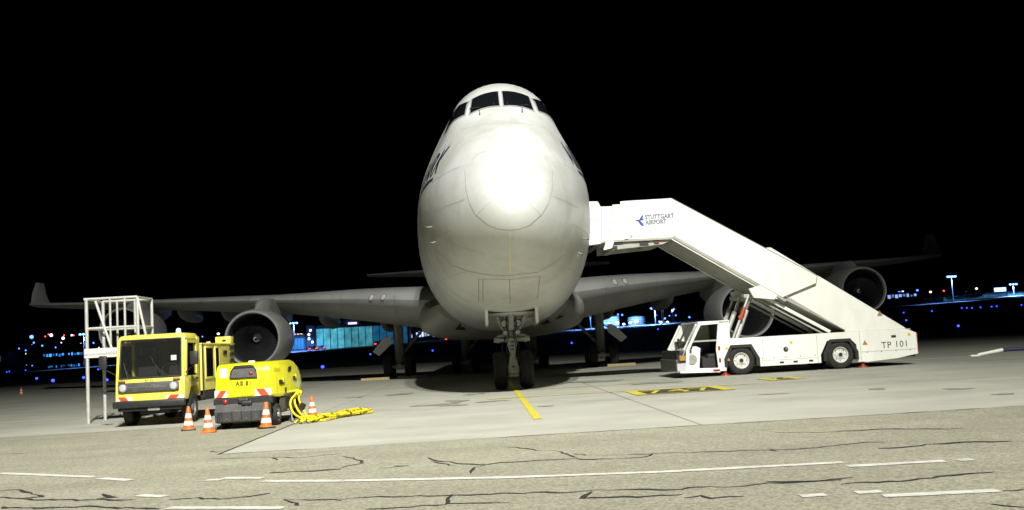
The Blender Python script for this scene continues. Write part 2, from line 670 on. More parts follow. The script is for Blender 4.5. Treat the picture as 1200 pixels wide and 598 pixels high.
def stop_box(x0, x1, y0, y1, txt, size):
    m_ = MB()
    m_.quad((x0, y0, .005), (x1, y0, .005), (x1, y1, .005), (x0, y1, .005))
    m_.build('stop_box', PAINTK, apron)
    b = .12
    bl = .3
    for q in (((x0, y0), (x1, y0), b), ((x0, y1), (x1, y1), b), ((x0 + bl / 2, y0), (x0 + bl / 2, y1), bl), ((x1 - bl / 2, y0), (x1 - bl / 2, y1), bl)):
        ground_strip('yellow_border', q[0], q[1], q[2], PAINTY, apron, z=.010 + random.uniform(0, .004), rough=.04)
    text_obj('stop_lettering', txt, size, PAINTY, apron, ((x0 + x1) / 2, (y0 + y1) / 2, .009), (1, 0, 0), (0, 1, 0), sx=.62)


stop_box(2.76, 5.25, -8.0, -5.95, '747', 2.0)
stop_box(7.1, 8.15, -4.6, -3.1, '74', 1.2)

# ================================================================== FLOODLIGHT behind the photographer
MASTM = mat('mast_steel', (.3, .3, .3), .5, .4)
FLM = (3.5, -50.0)
FLH = 36.0
fl = thing('floodlight_mast', 'tall apron floodlight mast standing behind the photographer', 'floodlight', (FLM[0], FLM[1], 0))
MB().tube((0, 0, 0), (0, 0, FLH + .4), .28, .12, 14).build('mast_pole', MASTM, fl, 40)
MB().box((0, .1, FLH + .2), (3.4, .14, .14)).build('crossarm', MASTM, fl)
FLOODW = 1.0
for k, (ax, ay, pw, sz) in enumerate(((-12, 2, 175000, 54), (7, -15, 155000, 60))):
    lx = -1.1 + 2.2 * k
    d = (Vector((ax, ay, 1.5)) - Vector((FLM[0] + lx, FLM[1] + .3, FLH - .35))).normalized()
    hd = MB().box((lx, .22, FLH - .12), (.8, .35, .5), bev=.05).build('lamp_head', MASTM, fl)
    ld = bpy.data.lights.new('flood_lamp', 'SPOT')
    ld.energy = pw * FLOODW
    ld.color = (1.0, .99, .925)
    ld.spot_size = R(sz)
    ld.spot_blend = 1.0
    ld.shadow_soft_size = .35
    lo = bpy.data.objects.new('flood_lamp', ld)
    COL.objects.link(lo)
    lo.parent = fl
    lo.location = (lx, .5, FLH - .45)
    lo.rotation_euler = d.to_track_quat('-Z', 'Y').to_euler()

# ================================================================== AIRLINER
NOSE = -7.8
plane = thing('airliner', 'large white four-engine jumbo jet parked nose-on with its hump towards us', 'airliner', (0, 0, 0))

CROWN = [(0, 5.12), (.06, 5.40), (.2, 5.68), (.5, 6.03), (1, 6.46), (2, 7.08), (3, 7.66), (4, 8.24), (4.6, 8.62), (5.3, 9.20), (6, 9.60),
         (6.8, 9.88), (7.6, 10.03), (8.5, 10.13), (10, 10.2), (13, 10.22), (20, 10.2), (26, 9.5), (31, 8.75), (45, 8.7), (56, 8.7), (64, 8.6), (68, 8.2)]
KEEL = [(0, 5.12), (.06, 4.86), (.2, 4.60), (.5, 4.27), (.8, 4.05), (1.5, 3.65), (2.5, 3.25), (3.5, 2.96), (5, 2.66), (7, 2.4), (9, 2.25), (12, 2.12), (16, 2.05),
        (44, 2.05), (50, 2.9), (58, 4.8), (64, 6.3), (68, 7.4)]
HALF = [(0, 0.0), (.06, .29), (.2, .53), (.5, .82), (1, 1.14), (2, 1.62), (3, 1.97), (4, 2.23), (5, 2.44), (6, 2.61), (7, 2.74), (8, 2.84), (10, 3.01), (12, 3.14), (14, 3.22), (17, 3.25),
        (44, 3.25), (52, 2.7), (60, 1.6), (68, .35)]
PEAR = [(0, 0), (3, .03), (5, .09), (6.5, .145), (7.5, .145), (8.5, .11), (10, .05), (13, .02), (68, .02)]
WIDEZ = [(0, 5.12), (1, 5.22), (3, 5.4), (6, 5.6), (10, 5.7), (20, 5.7), (31, 5.4), (50, 5.6), (68, 7.8)]


def fus_ring(st, n=72):
    zt, zb, hw, zw = interp(CROWN, st), interp(KEEL, st), interp(HALF, st), interp(WIDEZ, st)
    zw = min(max(zw, zb + .01 * (zt - zb)), zt)
    k = interp(PEAR, st)
    ex = 2 / (2.0 + .3 * min(1, st / 6))
    out = []
    for i in range(n):
        a = 2 * PI * i / n - PI / 2
        c, s = math.cos(a), math.sin(a)
        if s >= 0:
            f = 1 - k * math.sin(PI * s ** 1.5) ** 2
            x, z = hw * c * f, zw + (zt - zw) * s
        else:
            x = hw * math.copysign(abs(c) ** ex, c)
            z = zw - (zw - zb) * abs(s) ** ex
        out.append((x, NOSE + st, z))
    return out


sts = [.012, .04, .09, .16, .26, .4, .6, .85] + [1.1 + .3 * i for i in range(30)] + [10.5, 11.5, 12.5, 14, 16, 18, 20, 22, 24, 26, 28, 30, 33, 38, 44, 47, 50, 54, 58, 62, 65, 68]
mb = MB()
mb.loft([fus_ring(s) for s in sts], True, False, True)
tip = mb.bm.verts.new((0, NOSE, 5.12))
mb.bm.verts.ensure_lookup_table()
ring0 = list(mb.bm.verts)[:72]
for i in range(72):
    mb.bm.faces.new((ring0[i], ring0[(i + 1) % 72], tip))
fus = mb.build('fuselage', WHITE_AC, plane, 60)
bmf = bmesh.new()
bmf.from_mesh(fus.data)
FBVH = BVHTree.FromBMesh(bmf)

# wing-body fairing
mb = MB()
rings = []
FR = [(17.0, 2.7, 2.35, 3.2), (18.2, 3.25, 2.05, 3.6), (19.6, 3.65, 1.88, 4.0), (22, 3.85, 1.80, 4.2), (26, 3.95, 1.78, 4.2), (32, 3.9, 1.8, 4.0), (38, 3.5, 1.95, 3.8), (43, 2.6, 2.3, 3.4)]
for st, hw, zb, zt in FR:
    zc = zb + .95
    ring = []
    for i in range(48):
        a = 2 * PI * i / 48
        c, s = math.cos(a), math.sin(a)
        ex = .72
        ring.append((hw * math.copysign(abs(c) ** ex, c), NOSE + st, zc + ((zt - zc) if s > 0 else (zc - zb)) * math.copysign(abs(s) ** ex, s)))
    rings.append(ring)
mb.loft(rings, True, True, True)
fair = mb.build('belly_fairing', BELLY, plane, 60)
bmg = bmesh.new()
bmg.from_mesh(fair.data)
ABVH = BVHTree.FromBMesh(bmg)


def on_surf(x, y, bvh):
    p, n, i, d = bvh.ray_cast(CAM_LOC, pix(x, y))
    return p, n


def seam(name, pxs, wd, mt, bvh=None, parent=None, n=6, off=.006):
    bvh = bvh or FBVH
    pts, nr = [], []
    for (a, b) in zip(pxs[:-1], pxs[1:]):
        for k in range(n):
            t = k / n
            p, q = on_surf(a[0] + (b[0] - a[0]) * t, a[1] + (b[1] - a[1]) * t, bvh)
            if p is not None:
                pts.append(p)
                nr.append(q)
    p, q = on_surf(*pxs[-1], bvh)
    if p is not None:
        pts.append(p)
        nr.append(q)
    if len(pts) > 1:
        return MB().ribbon(pts, nr, wd, off).build(name, mt, parent or fus)


# radome ring
seam('radome_seam', [(545, 200), (546, 222), (550, 238), (557, 251.5), (572, 264), (584, 268.5), (597, 270), (609, 268.5), (621, 264), (635, 251.5), (643, 238), (647, 222), (647, 200)], .014, SEAM)
seam('radome_seam', [(545, 200), (550, 190), (562, 180), (578, 175), (595, 173), (613, 175), (630, 180), (642, 190), (647, 200)], .012, SEAMF)
for pl in ([(584.5, 224.6), (572, 238), (557, 251.5)], [(608.5, 226), (622, 239), (635, 251.5)]):
    seam('radome_strip', pl, .014, SEAML, off=.009)
seam('panel_seam', [(509, 291), (530, 311), (549, 318), (569, 322), (596, 323), (630, 319), (650, 308), (661, 299)], .016, SEAM)
for pl in ([(561, 327), (561, 354)], [(566, 327), (566, 355)], [(561, 327), (597, 327.5), (633, 324)], [(632.6, 324), (629.5, 351)], [(597, 327), (598, 356)]):
    seam('gear_door_seam', pl, .014, SEAM)
for pl in ([(510, 248), (525, 241), (545, 233.6)], [(648, 230), (662, 236), (678, 244)], [(512, 212), (514, 190), (524, 165), (537, 142)],
           [(668, 205), (655, 175), (640, 146)], [(540, 152), (565, 146), (595, 144), (622, 146), (640, 151)], [(555, 300), (541, 282), (532, 262)],
           [(636, 300), (650, 282), (660, 262)], [(500, 268), (540, 290), (570, 298)], [(575, 356), (560, 362), (540, 362)]):
    seam('panel_seam', pl, .010, SEAMF)
seam('grime_streak', [(598, 272), (598, 296), (598, 320)], .05, STREAK)

# skin lap joints and frame joints
for st in (6.9, 9.6, 12.2):
    for sg in (-1, 1):
        pts, nr = [], []
        for k in range(40):
            z = 2.6 + k * .165
            p, q, _, _ = FBVH.ray_cast(Vector((sg * 8, NOSE + st, z)), Vector((-sg, 0, 0)))
            if p is not None:
                pts.append(p)
                nr.append(q)
        MB().ribbon(pts, nr, .014, .005).build('skin_joint', SEAMF, fus)
for z, s0, s1 in ((3.55, 3.2, 16), (4.65, 2.3, 16), (6.35, 1.9, 16), (7.45, 4.2, 16)):
    for sg in (-1, 1):
        pts, nr = [], []
        for k in range(60):
            st = s0 + (s1 - s0) * k / 59
            p, q, _, _ = FBVH.ray_cast(Vector((sg * 8, NOSE + st, z)), Vector((-sg, 0, 0)))
            if p is not None:
                pts.append(p)
                nr.append(q)
        MB().ribbon(pts, nr, .012, .005).build('skin_joint', SEAMF, fus)

# cockpit windows: each pane follows the skin in (station, angle)


def fpt(st, ang, sgn):
    """point on the skin. ang: degrees up from the widest line (90 = crown)"""
    r = fus_ring(st, 360)
    i = int(round(ang)) + 90
    a0, a1 = r[i % 360], r[(i + 1) % 360]
    fr = ang - round(ang)
    p = Vector(a0).lerp(Vector(a1), fr) if fr >= 0 else Vector(a0)
    return Vector((p.x * sgn, p.y, p.z))


def win_patch(name, xs_, sgn, mt, parent, off, n=10):
    """pane from corner list of four (station, x-offset): interpolated, dropped on the skin along the view-free z axis"""
    (s00, x00), (s10, x10), (s11, x11), (s01, x01) = xs_
    m_ = MB()
    grid = []
    for j in range(n + 1):
        v = j / n
        row = []
        for i in range(n + 1):
            u = i / n
            s = (s00 * (1 - u) + s10 * u) * (1 - v) + (s01 * (1 - u) + s11 * u) * v
            x = (x00 * (1 - u) + x10 * u) * (1 - v) + (x01 * (1 - u) + x11 * u) * v
            p, q, _, _ = FBVH.ray_cast(Vector((x * sgn, NOSE + s, 14)), Vector((0, 0, -1)))
            row.append(p + q * off)
        grid.append(row)
    m_.loft(grid, False)
    o = m_.build(name, mt, parent, 60)
    return o


FRAME = mat('window_frame_grey', (.30, .31, .31), .5)
def win_side(name, q, sgn, mt, parent, off, n=10):
    """pane from four (station, height) corners dropped on the skin from the side"""
    grid = []
    for j in range(n + 1):
        v = j / n
        row = []
        for i in range(n + 1):
            u = i / n
            st = (q[0][0] * (1 - u) + q[1][0] * u) * (1 - v) + (q[3][0] * (1 - u) + q[2][0] * u) * v
            z = (q[0][1] * (1 - u) + q[1][1] * u) * (1 - v) + (q[3][1] * (1 - u) + q[2][1] * u) * v
            p, nn, _, _ = FBVH.ray_cast(Vector((sgn * 8, NOSE + st, z)), Vector((-sgn, 0, 0)))
            if p is None:
                p, nn = Vector((0, NOSE + st, z)), Vector((0, 0, 1))
            row.append(p + nn * off)
        grid.append(row)
    m_ = MB()
    m_.loft(grid, False)
    return m_.build(name, mt, parent, 60)


for sg in (-1, 1):
    win_patch('windshield_frame', [(4.50, .03), (4.66, 1.00), (5.47, .90), (5.40, .03)], sg, FRAME, fus, .010)
    win_patch('windshield_pane', [(4.56, .065), (4.72, .95), (5.42, .86), (5.36, .065)], sg, GLASSD, fus, .022)
    win_side('side_window_frame', [(4.80, 8.40), (5.88, 8.28), (6.04, 9.04), (5.40, 9.0)], sg, FRAME, fus, .010)
    win_side('side_window_pane', [(4.87, 8.45), (5.84, 8.33), (5.99, 9.00), (5.43, 8.97)], sg, GLASSD, fus, .022)
    win_side('side_window_frame', [(5.94, 8.26), (6.72, 8.22), (6.72, 8.92), (6.10, 9.04)], sg, FRAME, fus, .010)
    win_side('side_window_pane', [(5.99, 8.31), (6.67, 8.27), (6.67, 8.87), (6.13, 8.99)], sg, GLASSD, fus, .022)
# wipers and brow probes
for (a, b) in (((551, 128.5), (563, 127)), ((608, 125), (619, 124.3))):
    seam('wiper', [a, b], .05, BLACK, off=.04)
for (x, y) in ((563, 134), (611.5, 131.5)):
    p, q = on_surf(x, y, FBVH)
    MB().box(p + q * .06, (.03, .14, .12)).build('ice_probe', BLACK, fus)
for (a, b) in (((579, 124.5), (577.5, 122.5)), ((594.5, 124), (595, 122))):
    p, q = on_surf(*a, FBVH)
    MB().tube(p, p + q * .12, .02, .01, 6).build('drain_mast', BLACK, fus)
# pitot probes on both cheeks
for (x, y, s) in ((506, 266, -1), (511, 283.5, -1), (677, 296, 1), (683, 279, 1)):
    p, q = on_surf(x, y, FBVH)
    if p is None:
        continue
    m_ = MB()
    m_.tube(p, p + q * .16, .03, .02, 8)
    m_.tube(p + q * .16 + Vector((0, .12, 0)), p + q * .16 + Vector((0, -.28, 0)), .022, .014, 8)
    m_.build('pitot_probe', SEAM, fus)
# static ports / small stains on the belly
for (x, y) in ((515, 348), (677, 300)):
    p, q = on_surf(x, y, FBVH)
    if p is not None:
        MB().tube(p, p + q * .012, .06, .05, 10).build('static_port', SEAML, fus)

# titles on the hump


def side_text(txt, size, Y0, zc, sgn, shear):
    bm = text_bm(txt, size, shear, 1.0, 'LEFT', bold=.02)
    bmesh.ops.triangulate(bm, faces=bm.faces)
    for _ in range(2):
        le = [e for e in bm.edges if e.calc_length() > .3]
        if le:
            bmesh.ops.subdivide_edges(bm, edges=le, cuts=1)
            bmesh.ops.triangulate(bm, faces=bm.faces)
    xmax = max(v.co.x for v in bm.verts)
    for v in bm.verts:
        # starboard (sgn -1) text ends at the nose, port text begins there
        Y = Y0 + (xmax - v.co.x) if sgn < 0 else Y0 + v.co.x
        p, q, _, _ = FBVH.ray_cast(Vector((sgn * 12, Y, zc + v.co.y)), Vector((-sgn, 0, 0)))
        if p is not None:
            v.co = p + q * .012
    me = bpy.data.meshes.new('title_lettering')
    bm.to_mesh(me)
    bm.free()
    me.materials.append(TITLE)
    o = obj('title_lettering', me, fus)
    pts, nr = [], []
    for k in range(24):
        Y = Y0 + .35 + k * .25
        p, q, _, _ = FBVH.ray_cast(Vector((sgn * 12, Y, zc - size * .46)), Vector((-sgn, 0, 0)))
        pts.append(p)
        nr.append(q)
    MB().ribbon(pts, nr, .10, .012).build('title_underline', TITLE, fus)
    return o


pt, _q = on_surf(519, 177, FBVH)
TY, TZ = pt.y - .75, pt.z
side_text('AIR ARK', 1.05, TY, TZ - .42, -1, .35)
side_text('AIR ARK', 1.05, TY, TZ - .42, 1, -.0)

# belly inlets
for tri in ([(533, 386), (540, 378), (547, 387)], [(633, 381), (641.5, 374), (645, 378)], [(650, 375), (656, 369), (661, 371)]):
    pts = []
    for x, y in tri:
        p, q = on_surf(x, y, ABVH)
        if p is not None:
            pts.append(p + q * .015)
    if len(pts) == 3:
        MB().poly(pts).build('air_inlet', DARK, fair)

# forward door outline by the stairs
dp, dn = [], []
for Y, z in ((.75, 4.9), (.75, 6.7), (.9, 6.85), (1.85, 6.85), (2.0, 6.7), (2.0, 4.9)):
    p, q, _, _ = FBVH.ray_cast(Vector((12, Y, z)), Vector((-1, 0, 0)))
    dp.append(p)
    dn.append(q)
MB().ribbon(dp, dn, .03, .008).build('cabin_door_seam', SEAM, fus)

# -------------------------------------------------- wings
WLE = [(2.6, 11.3), (3.25, 11.95), (11.7, 19.45), (32.0, 37.4)]
WCH = [(2.6, 16.0), (3.25, 15.4), (11.7, 9.6), (22, 6.7), (32.0, 4.0)]
WZ = [(2.6, 3.55), (3.25, 3.62), (6, 3.95), (11.7, 4.45), (21, 5.2), (27, 5.65), (32.0, 6.12)]
WT = [(2.6, .135), (6, .125), (11.7, .10), (20, .085), (32, .08)]


def lin(tab, x):
    for (x0, y0), (x1, y1) in zip(tab[:-1], tab[1:]):
        if x <= x1:
            return y0 + (y1 - y0) * (x - x0) / (x1 - x0)
    return tab[-1][1]


AF = [(1.0, .002), (.9, .12), (.75, .30), (.6, .43), (.45, .50), (.3, .49), (.18, .43), (.1, .35), (.04, .24), (.01, .12), (0, 0),
      (.01, -.12), (.04, -.23), (.1, -.34), (.18, -.42), (.3, -.48), (.45, -.49), (.6, -.42), (.75, -.29), (.9, -.11), (1.0, -.01)]


def wing_ring(x, sg, le=WLE, ch=WCH, zz=WZ, th=WT, inc=.035):
    L, c, z0, t = lin(le, x), lin(ch, x), interp(zz, x), lin(th, x)
    inc_ = inc * (1 - x / 32)
    return [(sg * x, L + u * c, z0 + v * t * c - (u * c) * inc_) for u, v in AF]


wing_x = [2.6, 3.25, 4, 5, 6.5, 8, 10, 11.7, 14, 17, 20, 23, 26, 29, 31, 32]
wings = []
for sg in (-1, 1):
    mb = MB()
    mb.loft([wing_ring(x, sg) for x in wing_x], True, True, True)
    wg = mb.build('wing', WINGM, plane, 45)
    wings.append(wg)
    bw = bmesh.new()
    bw.from_mesh(wg.data)
    WB = BVHTree.FromBMesh(bw)
    # winglet
    m_ = MB()
    rr = []
    for k, (dx, dz, dl, c, t) in enumerate(((0, 0, 0, 3.6, .3), (.25, .25, .6, 3.1, .24), (.55, .9, 1.5, 2.3, .16), (.75, 1.75, 2.6, 1.3, .08))):
        ring = []
        for u, v in AF:
            ring.append((sg * (32.0 + dx) + sg * v * t * .9, 37.7 + dl + u * c, 6.12 + dz + (v * t if k == 0 else 0)))
        rr.append(ring)
    m_.loft(rr, True, True, True)
    m_.build('winglet', WINGM, wg, 45)
    # flap track fairings
    for (x, ln, rr_) in ((6.4, 7.0, .48), (9.9, 7.0, .5), (16.4, 5.6, .42), (19.6, 5.6, .42)):
        te = lin(WLE, x) + lin(WCH, x)
        zb = interp(WZ, x) - lin(WCH, x) * .035 * (1 - x / 32) - .35
        pr = [(0.03, 0), (.5, .06), (.85, .2), (1, .4), (.9, .65), (.6, .88), (.05, 1)]
        m_ = MB()
        rg = []
        for r, h in pr:
            rg.append([(sg * x + rr_ * r * .8 * math.cos(2 * PI * i / 16), te - ln * .72 + h * ln, zb + .10 - h * .35 + rr_ * 1.25 * r * math.sin(2 * PI * i / 16)) for i in range(16)])
        m_.loft(rg, True, True, True)
        m_.build('flap_track_fairing', WINGM, wg, 50)
    # slat gap and leading edge seams
    for f in (.10,):
        pts, nr = [], []
        for i in range(40):
            x = 5.2 + i * (31 - 5.2) / 39
            Y = lin(WLE, x) + lin(WCH, x) * f
            p, q, _, _ = WB.ray_cast(Vector((sg * x, Y, 12)), Vector((0, 0, -1)))
            if p is not None:
                pts.append(p)
                nr.append(q)
        MB().ribbon(pts, nr, .05, .006).build('slat_gap', SEAM, wg)
    for x in (4.9, 7.7, 10.3, 13.2, 16.5, 19.6, 22.6, 25.5, 28.5):
        pts, nr = [], []
        for k in range(9):
            zoff = -.6 + 1.2 * k / 8
            p, q, _, _ = WB.ray_cast(Vector((sg * x, 0, interp(WZ, x) + zoff * lin(WT, x) * lin(WCH, x) * .55)), Vector((0, 1, 0)))
            if p is not None:
                pts.append(p)
                nr.append(q)
        if len(pts) > 2:
            MB().ribbon(pts, nr, .03, .006).build('slat_joint', SEAM, wg)
    # landing lamps let into the root leading edge
    lamps = ((435.5, 348.7), (449.5, 348.3)) if sg < 0 else ((720.5, 331), (732.5, 330))
    for (x, y) in lamps:
        p, q = on_surf(x, y, WB)
        if p is None:
            continue
        m_ = MB()
        m_.tube(p - q * .02, p + q * .03, .20, .18, 20)
        bz = m_.build('landing_lamp_bezel', SEAM, wg, 40)
        MB().tube(p + q * .025, p + q * .045, .15, .12, 20).build('landing_lamp', LENS, wg, 40)

# -------------------------------------------------- engines
FANM = mat('fan_blade', (.028, .028, .03), .4, .3)
SPIN = mat('spinner_grey', (.03, .03, .03), .5)
SPW = mat('spinner_white', (.75, .75, .72), .5)


def make_engine(x, y, z):
    e = MB()
    prof_out = [(1.30, .04), (1.36, .25), (1.41, .7), (1.43, 1.4), (1.42, 2.2), (1.36, 3.0), (1.24, 3.9), (1.16, 4.3)]
    e.lathe(prof_out, axis='Y', seg=48)
    na = e.build('engine', NACM, plane, 50, (x, y, z))
    e = MB()
    e.lathe([(1.305, .045), (1.29, 0), (1.26, -.035), (1.22, -.02), (1.195, .05), (1.18, .2)], axis='Y', seg=48)
    e.build('inlet_lip', mat('lip_grey', (.33, .335, .335), .45, .2), na, 60)
    e = MB()
    e.lathe([(1.18, .2), (1.165, .5), (1.165, 1.0), (1.165, 1.35), (1.16, 4.28)], axis='Y', seg=48)
    e.build('inlet_duct', mat('duct_grey', (.03, .03, .03), .7), na, 60)
    e = MB()
    for k in range(38):
        a = 2 * PI * k / 38
        ca, sa = math.cos(a), math.sin(a)
        rg = []
        for r, tw in ((.24, .9), (.6, .6), (.9, .42), (1.155, .3)):
            hx = .085 + .05 * r
            dx, dy = hx * math.cos(tw + .35), hx * math.sin(tw + .35)
            rg.append([(r * ca - s * dx * sa, 1.15 + s * dy, r * sa + s * dx * ca) for s in (-1, 1)])
        e.loft(rg, False)
    e.build('fan', FANM, na)
    e = MB()
    e.tube((0, 1.55, 0), (0, 1.6, 0), 1.15, None, 40)
    e.build('fan_backing', DARK, na)
    e = MB()
    e.lathe([(.01, .72), (.10, .80), (.18, .93), (.25, 1.1), (.26, 1.35)], axis='Y', seg=28)
    e.build('spinner', SPIN, na, 60)
    e = MB()
    pts, nr = [], []
    for k in range(22):
        t = k / 21
        a = 1.2 + t * 4.6
        r = .04 + .10 * t
        yy = .745 + (r - .04) * .95
        d = Vector((math.cos(a), -.8, math.sin(a))).normalized()
        pts.append(Vector((r * math.cos(a), yy - .03, r * math.sin(a))))
        nr.append(d)
    e.ribbon(pts, nr, [.02 + .035 * math.sin(PI * k / 21) for k in range(22)], .012)
    e.build('spinner_spiral', SPW, na)
    e = MB()
    e.lathe([(.95, 4.0), (.8, 4.6), (.62, 5.4), (.5, 5.8)], axis='Y', seg=32)
    e.build('core_nozzle', LIPM, na, 60)
    return na


def pylon(na, x, y, z):
    # from the nacelle crown up to the leading edge of the wing
    wz = interp(WZ, abs(x))
    le = lin(WLE, abs(x))
    m_ = MB()
    rg = []
    dz = wz - z
    for (yy, z0, z1, hw) in ((.9, 1.30, 1.42, .06), (1.8, 1.15, min(dz + .05, 1.85), .22), (3.2, 1.0, dz + .02, .27), (le - y + .4, .8, dz + .06, .28), (le - y + 2.6, .7, dz + .15, .26), (le - y + 5.0, 1.2, dz, .08)):
        rg.append([(-hw, yy, z0), (-hw * .9, yy, z1 - .06), (-hw * .4, yy, z1), (hw * .4, yy, z1), (hw * .9, yy, z1 - .06), (hw, yy, z0)])
    m_.loft(rg, True, True, True)
    m_.build('pylon', NACM, na, 50)


e_in = make_engine(-11.7, 14.6, 2.42)
for (x, y, z) in ((11.7, 14.6, 2.42), (-20.9, 23.7, 3.42), (20.9, 23.7, 3.42)):
    c = copy_tree(e_in, plane)
    c.location = (x, y, z)
    pylon(c, x, y, z)
pylon(e_in, -11.7, 14.6, 2.42)

# -------------------------------------------------- tail
for sg in (-1, 1):
    m_ = MB()
    m_.loft([[(sg * x, 50.0 + (x - 1) * .75 + u * c, 7.9 + (x - 1) * .055 + v * .09 * c) for u, v in AF] for x, c in ((1, 8.5), (6, 5.6), (11.0, 2.6))], True, True, True)
    m_.build('horizontal_stabilizer', WINGM, plane, 45)
m_ = MB()
m_.loft([[(v * .1 * c, 44 + (z - 8.5) * .95 + u * c, z) for u, v in AF] for z, c in ((8.3, 11.5), (13, 8), (19.3, 4))], True, True, True)
m_.build('tail_fin', WHITE_AC, plane, 45)

# -------------------------------------------------- wheels


def make_wheel(parent, x, y, z, r=.62, wd=.44, name='tyre'):
    key = (r, wd)
    if key not in make_wheel.cache:
        t = MB()
        h = wd / 2
        t.lathe([(r * .52, -h * .78), (r * .62, -h * .95), (r * .8, -h), (r * .93, -h * .86), (r * .985, -h * .6), (r * .985, -h * .46), (r * .972, -h * .44), (r * .972, -h * .40), (r, -h * .38),
                 (r, -h * .06), (r * .985, -h * .04), (r * .985, h * .04), (r, h * .06), (r, h * .38), (r * .972, h * .40), (r * .972, h * .44), (r * .985, h * .46),
                 (r * .985, h * .6), (r * .93, h * .86), (r * .8, h), (r * .62, h * .95), (r * .52, h * .78)], axis='X', seg=40)
        c = MB()
        c.lathe([(.02, -h * .55), (r * .2, -h * .6), (r * .24, -h * .35), (r * .42, -h * .4), (r * .53, -h * .8), (r * .53, h * .8), (r * .42, h * .4), (r * .24, h * .35), (r * .2, h * .6), (.02, h * .55)], axis='X', seg=28)
        make_wheel.cache[key] = (t.mesh(name, RUBBER, 40), c.mesh('rim', RIM, 40))
    a, b = make_wheel.cache[key]
    obj(name, a, parent, (x, y, z))
    obj('rim', b, parent, (x, y, z))


make_wheel.cache = {}

# -------------------------------------------------- nose gear
m_ = MB()
m_.tube((0, .25, 2.9), (0, .12, 1.5), .15, .15, 18)
m_.tube((0, .12, 1.55), (0, 0, .62), .11, .11, 18)
m_.box((0, .12, 1.78), (.40, .36, .30), bev=.06)
m_.box((0, .1, 1.98), (.34, .3, .18), bev=.04)
m_.tube((-.30, 0, .62), (.30, 0, .62), .09, .09, 14)
ng = m_.build('nose_gear', GEARM, plane, 40)
make_wheel(ng, -.42, 0, .62, .62, .44)
make_wheel(ng, .42, 0, .62, .62, .44)
# torque links (front)
m_ = MB()
m_.prism([(-.19, 1.66), (.19, 1.66), (.14, 1.34), (.09, 1.12), (-.09, 1.12), (-.14, 1.34)], 'Y', -.16, -.24, .02)
m_.build('torque_link', GEARM, ng)
m_ = MB()
m_.prism([(-.09, 1.12), (.09, 1.12), (.17, .72), (.19, .5), (-.19, .5), (-.17, .72)], 'Y', -.18, -.25, .02)
m_.build('torque_link', GEARM, ng)
for zz in (1.52, 1.40, 1.28, .72):
    MB().box((0, -.245, zz), (.10, .02, .045)).build('link_slot', DARK, ng)
MB().tube((-.16, -.2, .44), (.16, -.2, .44), .07, .07, 12).build('tow_fitting', GEARM, ng, 40)
MB().box((0, -.16, .45), (.44, .12, .10), bev=.02).build('tow_fitting', BLACK, ng)
# steering cylinders
for s in (-1, 1):
    m_ = MB()
    m_.tube((s * .16, -.02, 1.60), (s * .46, -.02, 1.61), .085, .085, 14)
    m_.tube((s * .40, -.02, 1.61), (s * .58, -.02, 1.62), .115, .10, 14)
    m_.tube((s * .2, -.12, 1.75), (s * .46, -.12, 1.73), .03, .03, 8)
    m_.build('steering_cylinder', GEARM, ng, 40)
    # drag braces
    m_ = MB()
    m_.tube((s * .22, .02, 1.95), (s * .66, -.35, 2.72), .085, .085, 12)
    m_.tube((s * .27, -.06, 1.95), (s * .58, -.5, 2.70), .04, .04, 8)
    m_.build('drag_brace', GEARM, ng, 40)
    # taxi and landing lamps
    for (lx, lz, lr) in ((s * .20, 1.82, .10), (s * .21, 2.13, .14)):
        MB().tube((lx, -.02, lz), (lx, -.22, lz), lr * .8, lr, 18, True).build('lamp_housing', BLACK, ng, 40)
        MB().tube((lx, -.215, lz), (lx, -.235, lz), lr * .8, lr * .72, 18).build('taxi_lamp', LENS, ng, 40)
    # bay doors hanging either side
    m_ = MB()
    m_.prism([(-1.5, 2.78), (1.2, 2.62), (1.2, 2.02), (-1.35, 2.04)], 'X', s * .76, s * .82, .01)
    m_.build('gear_door', BELLY, ng)
    MB().tube((s * .79, -1.42, 2.72), (s * .79, -1.40, 2.08), .06, .05, 10).build('door_edge', SEAML, ng)
# hydraulic hoses
for k, (x0, x1, y0) in enumerate(((-.12, -.16, -.06), (.12, .17, -.06), (.06, .10, -.10), (-.22, -.28, .06))):
    MB().path(smooth_path([(x0, y0 - .1, 2.5), (x1, y0 - .22, 2.1), (x0 * .8, y0 - .20, 1.75), (x1 * 1.2, y0 - .2, 1.35), (x0, y0 - .12, .85)]), .016, 6).build('hydraulic_hose', BLACK, ng, 60)
# gear bay opening
MB().box((0, -.9, 2.60), (1.52, .9, .30)).build('gear_bay', DARK, ng)
MB().box((0, -1.30, 2.66), (.62, .12, .22), bev=.02).build('bay_sill', BELLY, ng)
MB().tube((0, -.75, 2.68), (0, -.3, 1.95), .09, .09, 12).build('retraction_strut', GEARM, ng, 40)

# -------------------------------------------------- main gear
DOORP = mat('gear_door_paint', (.62, .63, .60), .45, var=.06, vscale=2)


def main_gear(x, y, wing):
    m_ = MB()
    m_.tube((0, 0, .75), (0, .1, 3.6), .24, .27, 16)
    m_.tube((0, -.85, .62), (0, .85, .62), .16, .16, 14)
    for yy in (-.75, .75):
        m_.tube((-.45, yy, .62), (.45, yy, .62), .10, .10, 10)
    m_.tube((0, -.2, 1.2), (0, -1.9, 3.2), .07, .07, 8)
    m_.tube((0, .2, 1.1), ((-1.6 if x > 0 else 1.6), .4, 2.9), .08, .08, 8)
    gob = m_.build('main_gear', GEARM, plane, 40)
    gob.location = (x, y, 0)
    for yy in (-.75, .75):
        for xx in (-.56, .56):
            make_wheel(gob, xx, yy, .62, .62, .46)
    return gob


